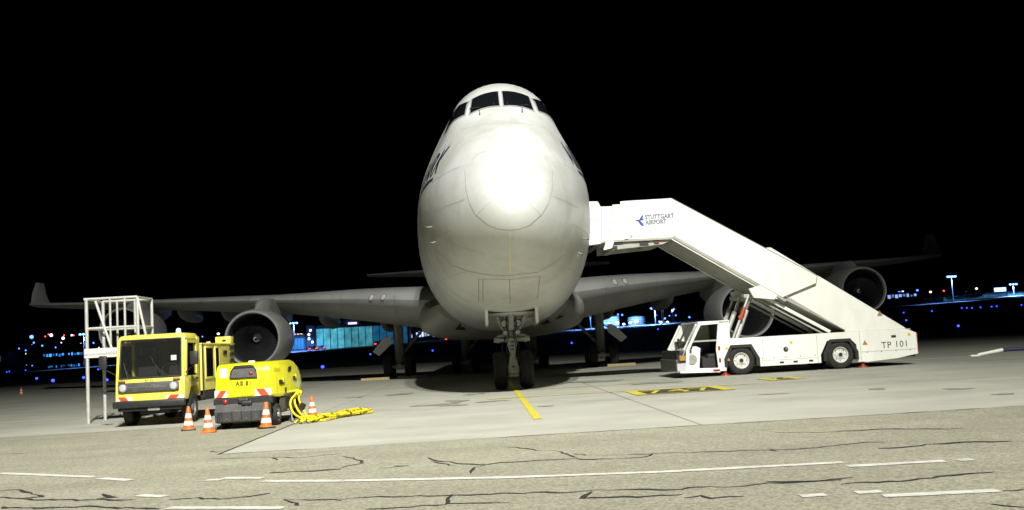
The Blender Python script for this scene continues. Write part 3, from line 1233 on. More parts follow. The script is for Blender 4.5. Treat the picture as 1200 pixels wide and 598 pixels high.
GYW = 22.3
for sg in (-1, 1):
    gw = main_gear(sg * 5.5, GYW, True)
    main_gear(sg * 1.95, GYW + 3.2, False)
    # outer strut door, a slanting pale panel
    m_ = MB()
    a = [(sg * .37, 2.30), (sg * .37, 1.86), (sg * 1.06, 1.26), (sg * 1.40, 1.50), (sg * .80, 2.18)]
    m_.prism(a, 'Y', -.55, -.48, .01)
    m_.build('strut_door', DOORP, gw)
    MB().tube((sg * .10, -.2, 2.3), (sg * .6, -.5, 2.0), .035, .035, 8).build('door_link', GEARM, gw)

# ================================================================== PASSENGER STAIRS
ST = thing('passenger_stairs', 'white self-propelled passenger stairs raised to the forward door of the jet', 'airstairs', (9.5, 1.85, 0), R(2.0))
NY, FY = -1.22, 1.22          # near and far side of the chassis (local y)


def sx(pts):
    return [(x - 9.5, z) for x, z in pts]


def arc_poly(cx, cz, r, a0, a1, n):
    return [(cx + r * math.cos(R(a0 + (a1 - a0) * k / n)), cz + r * math.sin(R(a0 + (a1 - a0) * k / n))) for k in range(n + 1)]


W1, W2, WRZ, WRR = 7.60, 11.0, .47, .47
# chassis side skirts, cut with wheel openings (near and far)
skirt = [(6.95, .17), (7.05, .17), (7.05, .50), (7.28, .98), (7.95, .98), (8.22, .52), (8.22, .24), (10.30, .24), (10.30, .50), (10.55, .96), (11.38, .96), (11.55, .78), (11.58, .20), (11.9, .18),
         (12.9, .24), (13.66, .36), (13.66, 1.06), (13.3, 1.22), (7.3, 1.22), (6.95, 1.08)]
for y in (NY, FY):
    m_ = MB()
    m_.prism(sx(skirt), 'Y', y - .03, y + .03, 0)
    bd = m_.build('chassis_skirt', STAIRW, ST)
    if y == NY:
        near_skirt = bd
m_ = MB()
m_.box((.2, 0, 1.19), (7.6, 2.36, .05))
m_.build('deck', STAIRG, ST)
m_ = MB()
m_.box((-.2, 0, .62), (6.0, .9, .30))
m_.box((3.8, 0, .62), (.6, 2.3, .7))
m_.build('chassis_frame', CHASSIS, ST)
m_ = MB()
m_.box((13.64 - 9.5, 0, .70), (.06, 2.4, .68))
m_.build('rear_panel', STAIRW, ST)
# panel seams, small fittings on the near skirt
for x in (8.35, 10.2, 11.68):
    MB().box((x - 9.5, NY - .032, .72), (.018, .006, .95)).build('panel_gap', SEAMF, near_skirt)
for x0, x1, z in ((8.25, 10.2, .42), (11.7, 13.6, .52)):
    MB().box(((x0 + x1) / 2 - 9.5, NY - .034, z), (x1 - x0, .006, .014)).build('panel_gap', SEAMF, near_skirt)
for x in (8.95, 9.42, 9.95):
    MB().box((x - 9.5, NY - .036, .33), (.14, .012, .06)).build('skirt_slot', BLACK, near_skirt)
MB().tube((9.12 - 9.5, NY - .028, .76), (9.12 - 9.5, NY - .045, .76), .085, .085, 18).build('filler_cap', BLACK, near_skirt, 40)
MB().tube((9.14 - 9.5, NY - .044, .78), (9.14 - 9.5, NY - .055, .78), .04, .04, 12).build('filler_cap', LIPM, near_skirt, 40)
for (x, z) in ((9.32, .98), (7.12, .90), (13.40, 1.02)):
    MB().tube((x - 9.5, NY - .028, z), (x - 9.5, NY - .045, z), .05, .05, 14).build('yellow_reflector', mat('reflector_yellow', (.6, .5, .04), .3), near_skirt)
for (x, z) in ((7.12, .55), (11.85, .82), (12.45, 1.78)):
    MB().prism(sx([(x - .09, z - .07), (x + .09, z - .07), (x, z + .09)]), 'Y', NY - .036, NY - .030).build('warning_sticker', AMBER, near_skirt)
for x in (8.3, 8.7, 9.1, 9.6, 10.1, 11.9, 12.4, 12.9, 13.4):
    MB().tube((x - 9.5, NY - .03, .50), (x - 9.5, NY - .04, .50), .02, .02, 8).build('bolt', SEAM, near_skirt)
MB().box((12.86 - 9.5, NY - .036, .98), (.16, .012, .08)).build('skirt_slot', BLACK, near_skirt)
MB().box((13.665 - 9.5, NY - .0, .92), (.03, .10, .26)).build('tail_lamp', REDL, near_skirt)
MB().box((13.665 - 9.5, NY - .0, .52), (.03, .10, .12)).build('tail_lamp', REDL, near_skirt)
text_obj('fleet_number', 'TP 101', .30, TITLE, near_skirt, (12.88 - 9.5, NY - .036, .70), (1, 0, .02), (0, 0, 1), space=1.1)
# wheel arch liners and wheels
for wx in (W1, W2):
    for y in (NY, FY):
        s = -1 if y < 0 else 1
        m_ = MB()
        arch = [(wx - .60, .28), (wx - .60, .55), (wx - .36, 1.0), (wx + .36, 1.0), (wx + .60, .55), (wx + .60, .28)]
        m_.prism(sx(arch), 'Y', y - s * .50, y - s * .45)
        inner = [(wx - .49, .28), (wx - .49, .52), (wx - .30, .90), (wx + .30, .90), (wx + .49, .52), (wx + .49, .28)]
        rgs = [[(a - 9.5, y + s * .045, b) for a, b in arch], [(a - 9.5, y - s * .48, b) for a, b in arch], [(a - 9.5, y - s * .48, b) for a, b in inner], [(a - 9.5, y + s * .045, b) for a, b in inner], [(a - 9.5, y + s * .045, b) for a, b in arch]]
        m_.loft(rgs, False)
        m_.build('wheel_arch', CHASSIS, ST)


def truck_wheel(parent, x, y, z, r, wd, s, rimcol):
    """road wheel with its face towards s (local y)"""
    t = MB()
    h = wd / 2
    t.lathe([(r * .56, -h * .8), (r * .66, -h), (r * .86, -h), (r * .96, -h * .85), (r, -h * .6), (r, h * .6), (r * .96, h * .85), (r * .86, h), (r * .66, h), (r * .56, h * .8), (r * .56, -h * .8)], o=(x, y, z), axis='Y', seg=36)
    tr = t.build('tyre', RUBBER, parent, 40)
    c = MB()
    f = s * h
    c.lathe([(r * .57, f * .85), (r * .52, f * .80), (r * .47, f * .35), (r * .34, f * .30), (r * .30, f * .55), (r * .2, f * .6), (r * .17, f * .9), (.01, f * .92)], o=(x, y, z), axis='Y', seg=28)
    rim = c.build('rim', rimcol, parent, 35)
    for k in range(8):
        a = 2 * PI * k / 8
        MB().tube((x + r * .41 * math.cos(a), y + f * .30, z + r * .41 * math.sin(a)), (x + r * .41 * math.cos(a), y + f * .37, z + r * .41 * math.sin(a)), .022, .022, 6).build('wheel_nut', SEAM, rim)
    MB().tube((x, y + f * .9, z), (x, y + f * 1.0, z), r * .15, r * .12, 12).build('hub', BLACK, rim, 40)
    return tr


RIMW = mat('rim_white', (.62, .62, .58), .45, var=.1, vscale=8, dirt=(.25, .22, .18), dirt_amt=.6, dscale=9)
for wx in (W1, W2):
    truck_wheel(ST, wx - 9.5, NY + .15, WRZ, WRR, .30, -1, RIMW)
    truck_wheel(ST, wx - 9.5, FY - .15, WRZ, WRR, .30, 1, RIMW)
# outriggers on red pads
for x in (7.05, 11.78):
    m_ = MB()
    m_.tube((x - 9.5, NY + .12, .05), (x - 9.5, NY + .12, .5), .04, .04, 10)
    m_.lathe([(.17, 0), (.16, .03), (.06, .07), (.05, .14)], o=(x - 9.5, NY + .12, 0), seg=16, cap=True)
    m_.build('outrigger', ORAM, ST, 40)

# driver's cab (low, open door on the near side)
cab_out = [(5.42, .20), (6.95, .14), (6.95, 1.10), (7.26, 1.22), (7.26, 1.84), (6.22, 1.79), (5.72, .92), (5.48, .78)]
door_hole = [(5.86, .30), (6.72, .27), (6.80, .98), (6.86, 1.68), (6.32, 1.66), (5.92, .90)]
# near side frame as bars around the opening
def frame_bar(a, b, wd, y0, y1, mt, parent, name):
    a = Vector((a[0] - 9.5, 0, a[1]))
    b = Vector((b[0] - 9.5, 0, b[1]))
    d = (b - a).normalized()
    n = Vector((-d.z, 0, d.x)) * wd / 2
    m_ = MB()
    m_.prism([((a + n).x, (a + n).z), ((b + n).x, (b + n).z), ((b - n).x, (b - n).z), ((a - n).x, (a - n).z)], 'Y', y0, y1, .008)
    return m_.build(name, mt, parent)


cabp = MB()
cabp.prism(sx([(6.80, .16), (6.95, .16), (7.26, 1.22), (7.26, 1.84), (6.90, 1.82), (6.76, .9)]), 'Y', NY - .02, NY + .05, .01)
cabp.prism(sx([(6.95, .16), (7.06, .16), (7.06, .5), (7.28, .98), (7.28, 1.235), (6.95, 1.2)]), 'Y', NY - .025, NY + .045, .005)
cab = cabp.build('cab', STAIRW, ST)
frame_bar((6.20, 1.76), (7.25, 1.80), .10, NY - .02, NY + .05, STAIRW, cab, 'roof_rail')
frame_bar((5.78, .88), (6.26, 1.75), .09, NY - .02, NY + .05, STAIRW, cab, 'door_pillar')
frame_bar((5.50, .24), (6.85, .20), .15, NY - .02, NY + .06, STAIRW, cab, 'cab_sill')
frame_bar((5.74, .26), (5.80, .90), .11, NY - .02, NY + .05, STAIRW, cab, 'door_pillar')
m_ = MB()
m_.box((6.74 - 9.5, 0, 1.815), (1.08, 2.44, .05), bev=.02)
m_.build('cab_roof', STAIRW, cab)
# far side panel, floor, back wall, dash and seat
m_ = MB()
m_.prism(sx(cab_out), 'Y', FY - .05, FY, .0)
m_.build('cab_side_panel', STAIRW, cab)
MB().box((6.35 - 9.5, 0, .24), (1.5, 2.36, .06)).build('cab_floor', STAIRG, cab)
MB().box((7.22 - 9.5, 0, 1.05), (.05, 2.36, 1.5)).build('cab_back_wall', BLACK, cab)
m_ = MB()
m_.prism(sx([(5.72, .26), (6.22, .26), (6.30, .95), (6.12, 1.05), (5.92, .98), (5.80, .9)]), 'Y', NY + .25, FY - .15, .02)
m_.build('dashboard', STAIRW, cab)
m_ = MB()
m_.lathe([(.17, 0), (.17, .03), (.02, .03)], o=(5.98 - 9.5, NY + .21, .60), axis='Y', seg=20, cap=True)
m_.build('speaker_panel', STAIRG, cab)
m_ = MB()
m_.path([(6.32 - 9.5 + .18 * math.cos(a) * .5, NY + .62 + .18 * math.sin(a), 1.12 + .18 * math.cos(a) * .8) for a in [2 * PI * k / 20 for k in range(21)]], .018, 6)
m_.build('steering_wheel', BLACK, cab, 60)
MB().box((6.25 - 9.5, NY + .3, .93), (.16, .05, .10)).build('control_box', BLUEL, cab)
m_ = MB()
m_.box((6.82 - 9.5, NY + .62, .68), (.50, .5, .14), bev=.05)
m_.box((7.06 - 9.5, NY + .62, 1.05), (.12, .48, .70), bev=.05)
m_.build('driver_seat', SEAT, cab)
MB().box((6.62 - 9.5, NY + .62, .46), (.5, .45, .32)).build('seat_box', BLACK, cab)
# slanting windscreen: frame and glass; front bumper, lamps, mirror
a_, b_ = Vector((5.70 - 9.5, 0, .92)), Vector((6.18 - 9.5, 0, 1.77))
m_ = MB()
m_.quad((a_.x, NY + .06, a_.z), (b_.x, NY + .06, b_.z), (b_.x, FY - .06, b_.z), (a_.x, FY - .06, a_.z))
CLEAR = bpy.data.materials.new('clear_glass')
CLEAR.use_nodes = True
_cb = CLEAR.node_tree.nodes['Principled BSDF']
_cb.inputs['Base Color'].default_value = (.1, .11, .11, 1)
_cb.inputs['Roughness'].default_value = .03
_cb.inputs['Alpha'].default_value = .15
m_.build('windscreen', CLEAR, cab)
for y in (NY + .02, FY - .02, 0):
    m_ = MB()
    m_.tube((a_.x - .02, y, a_.z), (b_.x - .02, y, b_.z), .035, .035, 8)
    m_.build('windscreen_post', BLACK if y == 0 else STAIRW, cab, 40)
m_ = MB()
m_.tube((5.62 - 9.5, NY - .04, .75), (6.10 - 9.5, NY - .04, 1.74), .022, .022, 8)
m_.build('grab_rail', LIPM, cab, 40)
m_ = MB()
m_.box((5.60 - 9.5, 0, .58), (.34, 2.40, .66), bev=.04)
m_.build('nose_panel', BLACK, cab)
MB().box((5.55 - 9.5, NY - .012, .36), (.28, .03, .26)).build('headlamp', LENS, cab)
MB().box((5.42 - 9.5, 0, .42), (.10, 2.46, .40), bev=.03).build('bumper', GREYP, cab)
MB().box((5.60 - 9.5, NY - .02, .66), (.2, .05, .18), bev=.02).build('indicator_lamp', AMBER, cab)
m_ = MB()
m_.tube((5.60 - 9.5, NY - .02, .95), (5.50 - 9.5, NY - .2, 1.05), .015, .015, 6)
m_.box((5.46 - 9.5, NY - .22, 1.15), (.05, .16, .34), bev=.02)
m_.build('wing_mirror', BLACK, cab)
MB().box((5.92 - 9.5, NY + .05, 1.12), (.12, .1, .34), bev=.03).build('side_mirror', BLACK, cab)
for z in (.92, .52):
    MB().box((6.86 - 9.5, NY - .03, z), (.07, .03, .14), bev=.01).build('door_hinge', REDL, cab)
MB().box((6.72 - 9.5, NY - .03, .20), (.22, .03, .06)).build('step_edge', REDL, cab)

# stair flight. upper section: side walls
up_wall = [(3.98, 4.75), (5.60, 4.80), (9.20, 2.50), (10.38, 2.90), (10.45, 3.16), (5.63, 6.05), (3.98, 6.03)]
lo_wall = [(8.55, 4.21), (8.95, 4.22), (13.40, 1.24), (11.35, 1.24), (8.9, 2.85)]
for s in (-1, 1):
    m_ = MB()
    m_.prism(sx(up_wall), 'Y', s * 1.14 - .025, s * 1.14 + .025, .006)
    uw = m_.build('upper_side_wall', STAIRW, ST)
    m_ = MB()
    m_.prism(sx(lo_wall), 'Y', s * 1.02 - .025, s * 1.02 + .025, .006)
    lw = m_.build('lower_side_wall', STAIRW, ST)
    if s < 0:
        near_wall, near_low = uw, lw
    for (pa, pb) in (((5.66, 6.035), (10.44, 3.17)), ((10.44, 3.17), (10.38, 2.91)), ((10.38, 2.91), (9.21, 2.51))):  # thin dark strip drawn along the panel edge as its shadow line
        frame_bar(pa, pb, .022, s * 1.168 - .006, s * 1.168 + .006, SEAM, uw, 'edge_shadow_line')
    # box-section stringers under the walls
    frame_bar((5.62, 4.73), (9.3, 2.38), .10, s * 1.10 - .06, s * 1.10 + .06, STAIRG, uw, 'stringer')
    frame_bar((5.55, 4.66), (9.0, 2.46), .035, s * 1.16 - .02, s * 1.16 + .02, STAIRW, uw, 'stringer_trim')
    frame_bar((9.0, 2.66), (11.5, 1.22), .12, s * .98 - .06, s * .98 + .06, STAIRG, lw, 'stringer')
    frame_bar((8.35, 2.74), (10.85, 1.25), .11, s * .80 - .05, s * .80 + .05, STAIRW, ST, 'lift_arm')
    frame_bar((8.28, 2.58), (10.7, 1.14), .05, s * .80 - .06, s * .80 + .06, STAIRG, ST, 'lift_arm_flange')
    # gusset where the rams push
    m_ = MB()
    m_.prism(sx([(8.05, 2.85), (8.45, 2.95), (9.02, 2.58), (8.90, 2.44), (8.2, 2.54)]), 'Y', s * 1.12 - .06, s * 1.12 + .06, .01)
    m_.build('gusset', STAIRW, ST)
    # rams
    m_ = MB()
    m_.tube((7.62 - 9.5, s * .70, 1.2), (8.05 - 9.5, s * .70, 2.15), .085, .085, 14)
    m_.build('ram_cylinder', ALU, ST, 40)
    MB().tube((8.0 - 9.5, s * .70, 2.05), (8.27 - 9.5, s * .70, 2.66), .055, .055, 12).build('ram_rod', CHROME, ST, 40)
    m_ = MB()
    m_.tube((7.44 - 9.5, s * .92, 1.2), (8.12 - 9.5, s * .92, 2.68), .04, .04, 10)
    m_.build('safety_prop', ALU, ST, 40)
    m_ = MB()
    m_.tube((7.78 - 9.5, s * .93, 1.92), (7.92 - 9.5, s * .93, 2.24), .075, .075, 12)
    m_.box((7.76 - 9.5, s * .93, 1.90), (.16, .12, .14), bev=.02)
    m_.build('prop_lock', ORAM if s < 0 else STAIRG, ST, 40)
    MB().box((8.12 - 9.5, s * .8, 2.62), (.36, .2, .14), bev=.03).build('ram_bracket', STAIRG, ST)
# reflector on the lower wall and capped bolt
MB().tube((12.05 - 9.5, -1.05, 1.60), (12.05 - 9.5, -1.068, 1.60), .09, .09, 18).build('wall_fitting', LIPM, near_low, 40)
MB().tube((12.05 - 9.5, -1.066, 1.61), (12.05 - 9.5, -1.08, 1.61), .05, .05, 12).build('wall_fitting', SEAM, near_low, 40)
# lower near cladding closes the flight down to the skirt
m_ = MB()
m_.prism(sx([(11.30, 1.19), (13.62, 1.19), (13.62, 1.10), (13.40, 1.24), (11.6, 2.45), (11.3, 2.2)][:0] + [(11.2, 1.225), (13.30, 1.225), (12.2, 1.98), (11.55, 1.98)]), 'Y', NY + .0, NY + .03)
m_.build('lower_cladding', STAIRW, ST)
# treads (each one a part) and landing
n_tr = 24
tr = MB()
tr.box((0, 0, 0), (.34, 2.0, .04), bev=.006, seg=1)
tr_me = tr.mesh('tread', mat('tread_alu', (.35, .35, .34), .5, .3))
for k in range(n_tr):
    t = k / (n_tr - 1)
    obj('tread', tr_me, ST, (5.75 - 9.5 + t * (13.2 - 5.75), 0, 4.72 - t * (4.72 - .30)))
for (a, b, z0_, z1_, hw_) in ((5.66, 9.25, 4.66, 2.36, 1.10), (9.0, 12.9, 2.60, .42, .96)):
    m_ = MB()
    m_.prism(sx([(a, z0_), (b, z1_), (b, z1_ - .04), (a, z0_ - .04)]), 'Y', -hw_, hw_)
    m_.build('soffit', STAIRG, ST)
m_ = MB()
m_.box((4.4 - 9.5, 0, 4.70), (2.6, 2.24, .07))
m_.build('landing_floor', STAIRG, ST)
# underframe of the landing
m_ = MB()
for y in (-.95, .95):
    m_.prism(sx([(3.3, 4.40), (5.25, 4.52), (5.70, 4.68), (3.3, 4.66)]), 'Y', y - .05, y + .05)
m_.box((3.6 - 9.5, 0, 4.5), (.2, 1.9, .2))
m_.box((4.9 - 9.5, 0, 4.6), (.2, 1.9, .12))
m_.build('landing_underframe', STAIRG, ST)
for x, z, c in ((4.62, 4.57, BLACK), (5.05, 4.60, mat('dull_red', (.12, .02, .018), .6)), (3.75, 4.64, BLACK), (3.55, 4.50, BLACK)):
    MB().box((x - 9.5, -1.02, z), (.16 if c is not BLACK else .3, .08, .08)).build('underframe_box', c, ST)
# sliding front section with slanting edge, then the padded canopy at the fuselage
for s in (-1, 1):
    m_ = MB()
    m_.prism(sx([(3.42, 4.72), (4.08, 4.72), (4.08, 5.93), (3.62, 5.93)]), 'Y', s * 1.10 - .02, s * 1.10 + .02)
    fs = m_.build('sliding_side_wall', STAIRW, ST)
    m_ = MB()
    m_.prism(sx([(3.12, 4.76), (3.50, 4.76), (3.66, 5.88), (3.22, 5.89)]), 'Y', s * 1.06 - .02, s * 1.06 + .02)
    m_.build('bellows_side', STAIRW, ST)
    frame_bar((3.38, 4.74), (3.64, 5.9), .03, s * 1.125 - .02, s * 1.125 + .02, SEAMF, fs, 'slide_edge')
    frame_bar((4.0, 4.74), (3.93, 6.02), .10, s * 1.15 - .03, s * 1.15 + .03, STAIRW, fs, 'corner_post')
    MB().box((4.18 - 9.5, s * 1.16, 4.83), (.08, .04, .10)).build('latch', STAIRG, fs)
can = [(2.66, 4.58), (3.16, 4.62), (3.24, 5.80), (3.12, 6.06), (2.74, 6.07), (2.66, 5.7)]
m_ = MB()
m_.prism(sx(can), 'Y', -1.20, -1.02, .03)
cp = m_.build('bumper_canopy', STAIRW, ST)
m_ = MB()
m_.prism(sx(can), 'Y', 1.02, 1.20, .03)
m_.build('bumper_canopy', STAIRW, ST)
frame_bar((3.16, 4.64), (3.22, 5.82), .05, -1.23, -1.19, SEAMF, cp, 'canopy_rib')
MB().box((2.98 - 9.5, 0, 4.60), (.26, 2.3, .16), bev=.06).build('front_bumper', BLACK, ST)
for z in (5.0, 5.45):
    MB().box((2.90 - 9.5, -1.204, z), (.44, .01, .014)).build('canopy_seam', SEAM, cp)
m_ = MB()
m_.prism(sx([(3.20, 4.40), (3.50, 4.46), (3.62, 4.78), (3.30, 4.66)]), 'Y', -1.2, -1.1, .01)
m_.build('guide_plate', STAIRW, ST)
for s in (-1, 1):
    m_ = MB()
    m_.path([(4.05 - 9.5, s * .9, 5.7), (5.55 - 9.5, s * .9, 5.72), (10.2 - 9.5, s * .9, 2.95), (13.2 - 9.5, s * .9, 1.15)], .025, 8)
    m_.build('handrail', ALU, ST, 60)


# airport logo: swept wing mark + two lines of lettering
def logo(parent, x, y, z, h, u, v, wing_m, text_m):
    u = Vector(u)
    v = Vector(v)

    def Q(a, b):
        return Vector((x, y, z)) + u * (a * h) + v * (b * h)
    for pl in ([Q(-1.0, .02), Q(-.42, .05), Q(-.02, .62), Q(0, .28), Q(-.30, -.10), Q(-.02, -.40), Q(.04, -.68), Q(-.28, -.60), Q(-.55, -.16)],
               [Q(-.28, .0), Q(.03, .22), Q(.05, .02), Q(-.14, -.10)]):
        MB().poly(pl).build('logo_mark', wing_m, parent)
    for k, t in enumerate(('STUTTGART', 'AIRPORT')):
        text_obj('logo_lettering', t, h * .66, text_m, parent, Q(.22, .24 - .56 * k), u, v, align='LEFT', space=1.05, sx=.80, bold=.012)


logo(near_wall, 4.62 - 9.5, -1.172, 5.36, .32, (1, 0, .01), (0, 0, 1), BLUEL, GREYL)

# ================================================================== YELLOW TRUCK
TR = thing('utility_truck', 'small yellow forward-control service truck with box body beside the ground power unit', 'truck', (-8.88, -8.75, 0), R(-1.5))
TW = .82
# cab shell as a loft of the front profile: sides with window holes are built from bars
TZ0, TBELT, TTOP = .58, 1.13, 2.17


def tb(name, c, s, mt, parent=TR, bev=.02, rot=None):
    return MB().box(c, s, rot, bev).build(name, mt, parent, 40 if bev else None)


# cab profile (y forward = -y): front face slightly raked
lower = [(-.02, .60), (0.0, 1.12), (1.22, 1.12), (1.22, .62), (1.15, .62), (1.06, .95), (.42, .95), (.30, .60)]
m_ = MB()
m_.prism([(-.02, .58), (.03, 1.13), (1.25, 1.13), (1.25, .62), (1.12, .62), (1.0, .90), (.46, .90), (.32, .58)], 'X', -TW, TW, .025)
cabt = m_.build('cab', YEL, TR, 30)
m_ = MB()
rf = []
for (zz, inx, y0, y1) in ((2.02, 0, .16, 1.22), (2.10, .01, .155, 1.22), (2.15, .05, .20, 1.18), (2.17, .14, .32, 1.05)):
    hw = TW - .01 - inx
    ring = []
    for (sx_, y_, ) in ((-1, y0), (1, y0), (1, y1), (-1, y1)):
        cx_, cy_ = sx_ * (hw - .09), y_ + (.09 if y_ == y0 else -.09)
        a0 = {(-1, y0): 180, (1, y0): 270, (1, y1): 0, (-1, y1): 90}[(sx_, y_)]
        for k in range(5):
            a = R(a0 + 90 * k / 4)
            ring.append((cx_ + .09 * math.cos(a), cy_ + .09 * math.sin(a), zz))
    rf.append(ring)
m_.loft(rf, True, True, True)
m_.build('cab_roof', YEL, cabt, 50)
for s in (-1, 1):
    m_ = MB()
    m_.prism([(s * (TW - .005), 1.12), (s * (TW - .10), 1.12), (s * (TW - .11), 2.06), (s * (TW - .015), 2.06)], 'Y', 0, .07, .015)
    pp = m_.build('windscreen_pillar', YEL, cabt, 40)
    for v in pp.data.vertices:
        v.co.y += .03 + (v.co.z - 1.12) * .14
    tb('rear_pillar', (s * (TW - .035), 1.15, 1.6), (.07, .22, .95), YEL, cabt)
    # door: skin line, window frame, window glass, handle
    m_ = MB()
    m_.prism([(.14, 1.14), (.24, 2.0), (1.06, 2.0), (1.06, 1.14), (.98, 1.18), (.98, 1.92), (.31, 1.92), (.23, 1.18)], 'X', s * (TW - .05), s * (TW + .004), 0)
    dr = m_.build('door', YEL, cabt)
    m_ = MB()
    m_.prism([(.22, 1.16), (.31, 1.93), (.99, 1.93), (.99, 1.16)], 'X', s * (TW - .045), s * (TW - .03), 0)
    m_.build('door_glass', GLASSD, dr)
    for (ya, za, yb, zb_) in ((.40, .93, .40, 1.12), (1.08, .66, 1.08, 2.0), (.16, 1.12, .25, 2.0)):
        m_ = MB()
        m_.tube((s * (TW + .004), ya, za), (s * (TW + .004), yb, zb_), .007, .007, 4)
        m_.build('door_gap', SEAM, dr)
    tb('door_handle', (s * (TW + .02), .92, 1.06), (.03, .16, .04), BLACK, dr, .01)
    # mirrors
    m_ = MB()
    m_.tube((s * TW, .14, 1.22), (s * (TW + .26), -.02, 1.40), .013, .013, 6)
    m_.tube((s * (TW + .26), -.02, 1.40), (s * (TW + .26), -.02, 1.70), .013, .013, 6)
    m_.box((s * (TW + .26), -.04, 1.55), (.19, .09, .32), None, .03)
    m_.build('mirror', BLACK, cabt, 40)
# number on the side below the window (dark lettering on the door)
text_obj('side_lettering', 'AF 45', .17, TITLE, cabt, (TW + .006, .72, 1.02), (0, 1, 0), (0, 0, 1))
# windscreen glass, seal
m_ = MB()
ws = [(-.72, 1.15), (.72, 1.15), (.70, 2.03), (-.70, 2.03)]
m_.poly([(x, .045 + (z - 1.12) * .14, z) for x, z in ws])
TGL = bpy.data.materials.new('windscreen_tinted')
TGL.use_nodes = True
_tb = TGL.node_tree.nodes['Principled BSDF']
_tb.inputs['Base Color'].default_value = (.02, .022, .022, 1)
_tb.inputs['Roughness'].default_value = .03
_tb.inputs['Alpha'].default_value = .45
m_.build('windscreen', TGL, cabt)
for (a, b) in (((-.73, 1.14), (.73, 1.14)), ((-.71, 2.04), (.71, 2.04)), ((-.73, 1.14), (-.71, 2.04)), ((.73, 1.14), (.71, 2.04))):
    m_ = MB()
    m_.tube((a[0], .035 + (a[1] - 1.12) * .14, a[1]), (b[0], .035 + (b[1] - 1.12) * .14, b[1]), .022, .022, 8)
    m_.build('windscreen_seal', BLACK, cabt, 40)
# wipers
for (x0, x1, z1) in ((-.52, -.64, 1.52), (-.46, -.62, 1.40), (.30, -.02, 1.66), (.36, .05, 1.52), (.42, .1, 1.45)):
    m_ = MB()
    m_.tube((x0, .015, 1.13), (x1, .02 + (z1 - 1.12) * .14, z1), .011, .008, 6)
    m_.build('wiper', BLACK, cabt)
# interior: seats, steering wheel, dash, paper, back window
tb('dashboard', (0, .35, 1.12), (1.4, .36, .12), BLACK, cabt, .04)
for x in (-.38, .38):
    m_ = MB()
    m_.box((x, .98, 1.35), (.48, .14, .7), None, .05)
    m_.box((x, .98, 1.80), (.26, .10, .16), None, .04)
    m_.build('seat', SEAT, cabt)
m_ = MB()
m_.path([(.36 + .2 * math.cos(a), .42 + .06 * math.sin(a), 1.30 + .15 * math.sin(a)) for a in [2 * PI * k / 24 for k in range(25)]], .014, 6)
m_.build('steering_wheel', BLACK, cabt, 60)
tb('paper_pass', (.56, .07, 1.58), (.13, .005, .12), PAPER, cabt, 0)
tb('back_wall', (0, 1.24, 1.6), (1.5, .03, .95), mat('cab_liner', (.10, .09, .05), .8), cabt, 0)
tb('back_window', (-.45, 1.22, 1.72), (.4, .02, .3), mat('pale_back_window', (.3, .33, .33), .3), cabt, 0)
# grille band, lamps, badges, stripes, bumper
tb('grille', (-.02, -.035, .92), (1.44, .05, .23), GREYP, cabt, .03)
m_ = MB()
m_.box((-.1, -.062, .93), (.86, .01, .012))
m_.build('grille_trim', LIPM, cabt)
for x in (-.62, .58):
    m_ = MB()
    m_.tube((x, -.04, .92), (x, -.075, .92), .105, .095, 22)
    hl = m_.build('headlamp_ring', LIPM, cabt, 40)
    MB().sphere((x, -.07, .92), .085, 1, .3, 1, 18).build('headlamp_lens', LENS, hl, 80)
text_obj('badge', 'Multicar', .12, LIPM, cabt, (.22, -.064, .93), (1, 0, 0), (0, 0, 1), shear=.4)
text_obj('fleet_number', 'AF 45', .085, mat('number_brown', (.25, .17, .02), .5), cabt, (-.02, -.004, 1.08), (1, 0, 0), (0, -.08, 1))
for x in (-.66, .64):
    tb('indicator', (x, -.012, 1.085), (.17, .02, .045), AMBER, cabt, .008)


def stripe_plate(parent, x, y, z, wd, h, sgn, n=2, name='stripe_plate'):
    """white plate with red diagonal bars, facing -y"""
    pl = MB().box((x, y, z), (wd, .012, h)).build(name, WHP, parent)
    k = wd / (2 * n)
    for i in range(n):
        x0 = x - wd / 2 + (2 * i + .15) * k
        sl = h * .7 * sgn
        pts = [(x0 + max(0, -sl), z - h / 2), (x0 + k + max(0, -sl), z - h / 2), (x0 + k + max(0, sl), z + h / 2), (x0 + max(0, sl), z + h / 2)]
        pts = [(min(max(a, x - wd / 2), x + wd / 2), b) for a, b in pts]
        MB().prism(pts, 'Y', y - .009, y - .007).build('red_bar', REDP, pl)


stripe_plate(cabt, -.60, -.02, .665, .36, .095, -1, 1)
stripe_plate(cabt, .60, -.02, .665, .42, .095, 1, 1)
tb('bumper', (0, -.06, .53), (1.70, .14, .16), BLACK, TR, .03)
tb('bumper_lower', (0, .0, .42), (1.5, .1, .10), CHASSIS, TR, .02)
tb('number_plate', (.1, -.05, .40), (.28, .02, .07), mat('plate_grey', (.25, .25, .23), .5), TR, .004)
for s in (-1, 1):
    m_ = MB()
    m_.box((s * .38, 2.4, .52), (.10, 4.2, .16))
    m_.build('chassis_rail', CHASSIS, TR)
    truck_wheel(TR, 0, 0, 0, .01, .01, s, RIM) if False else None
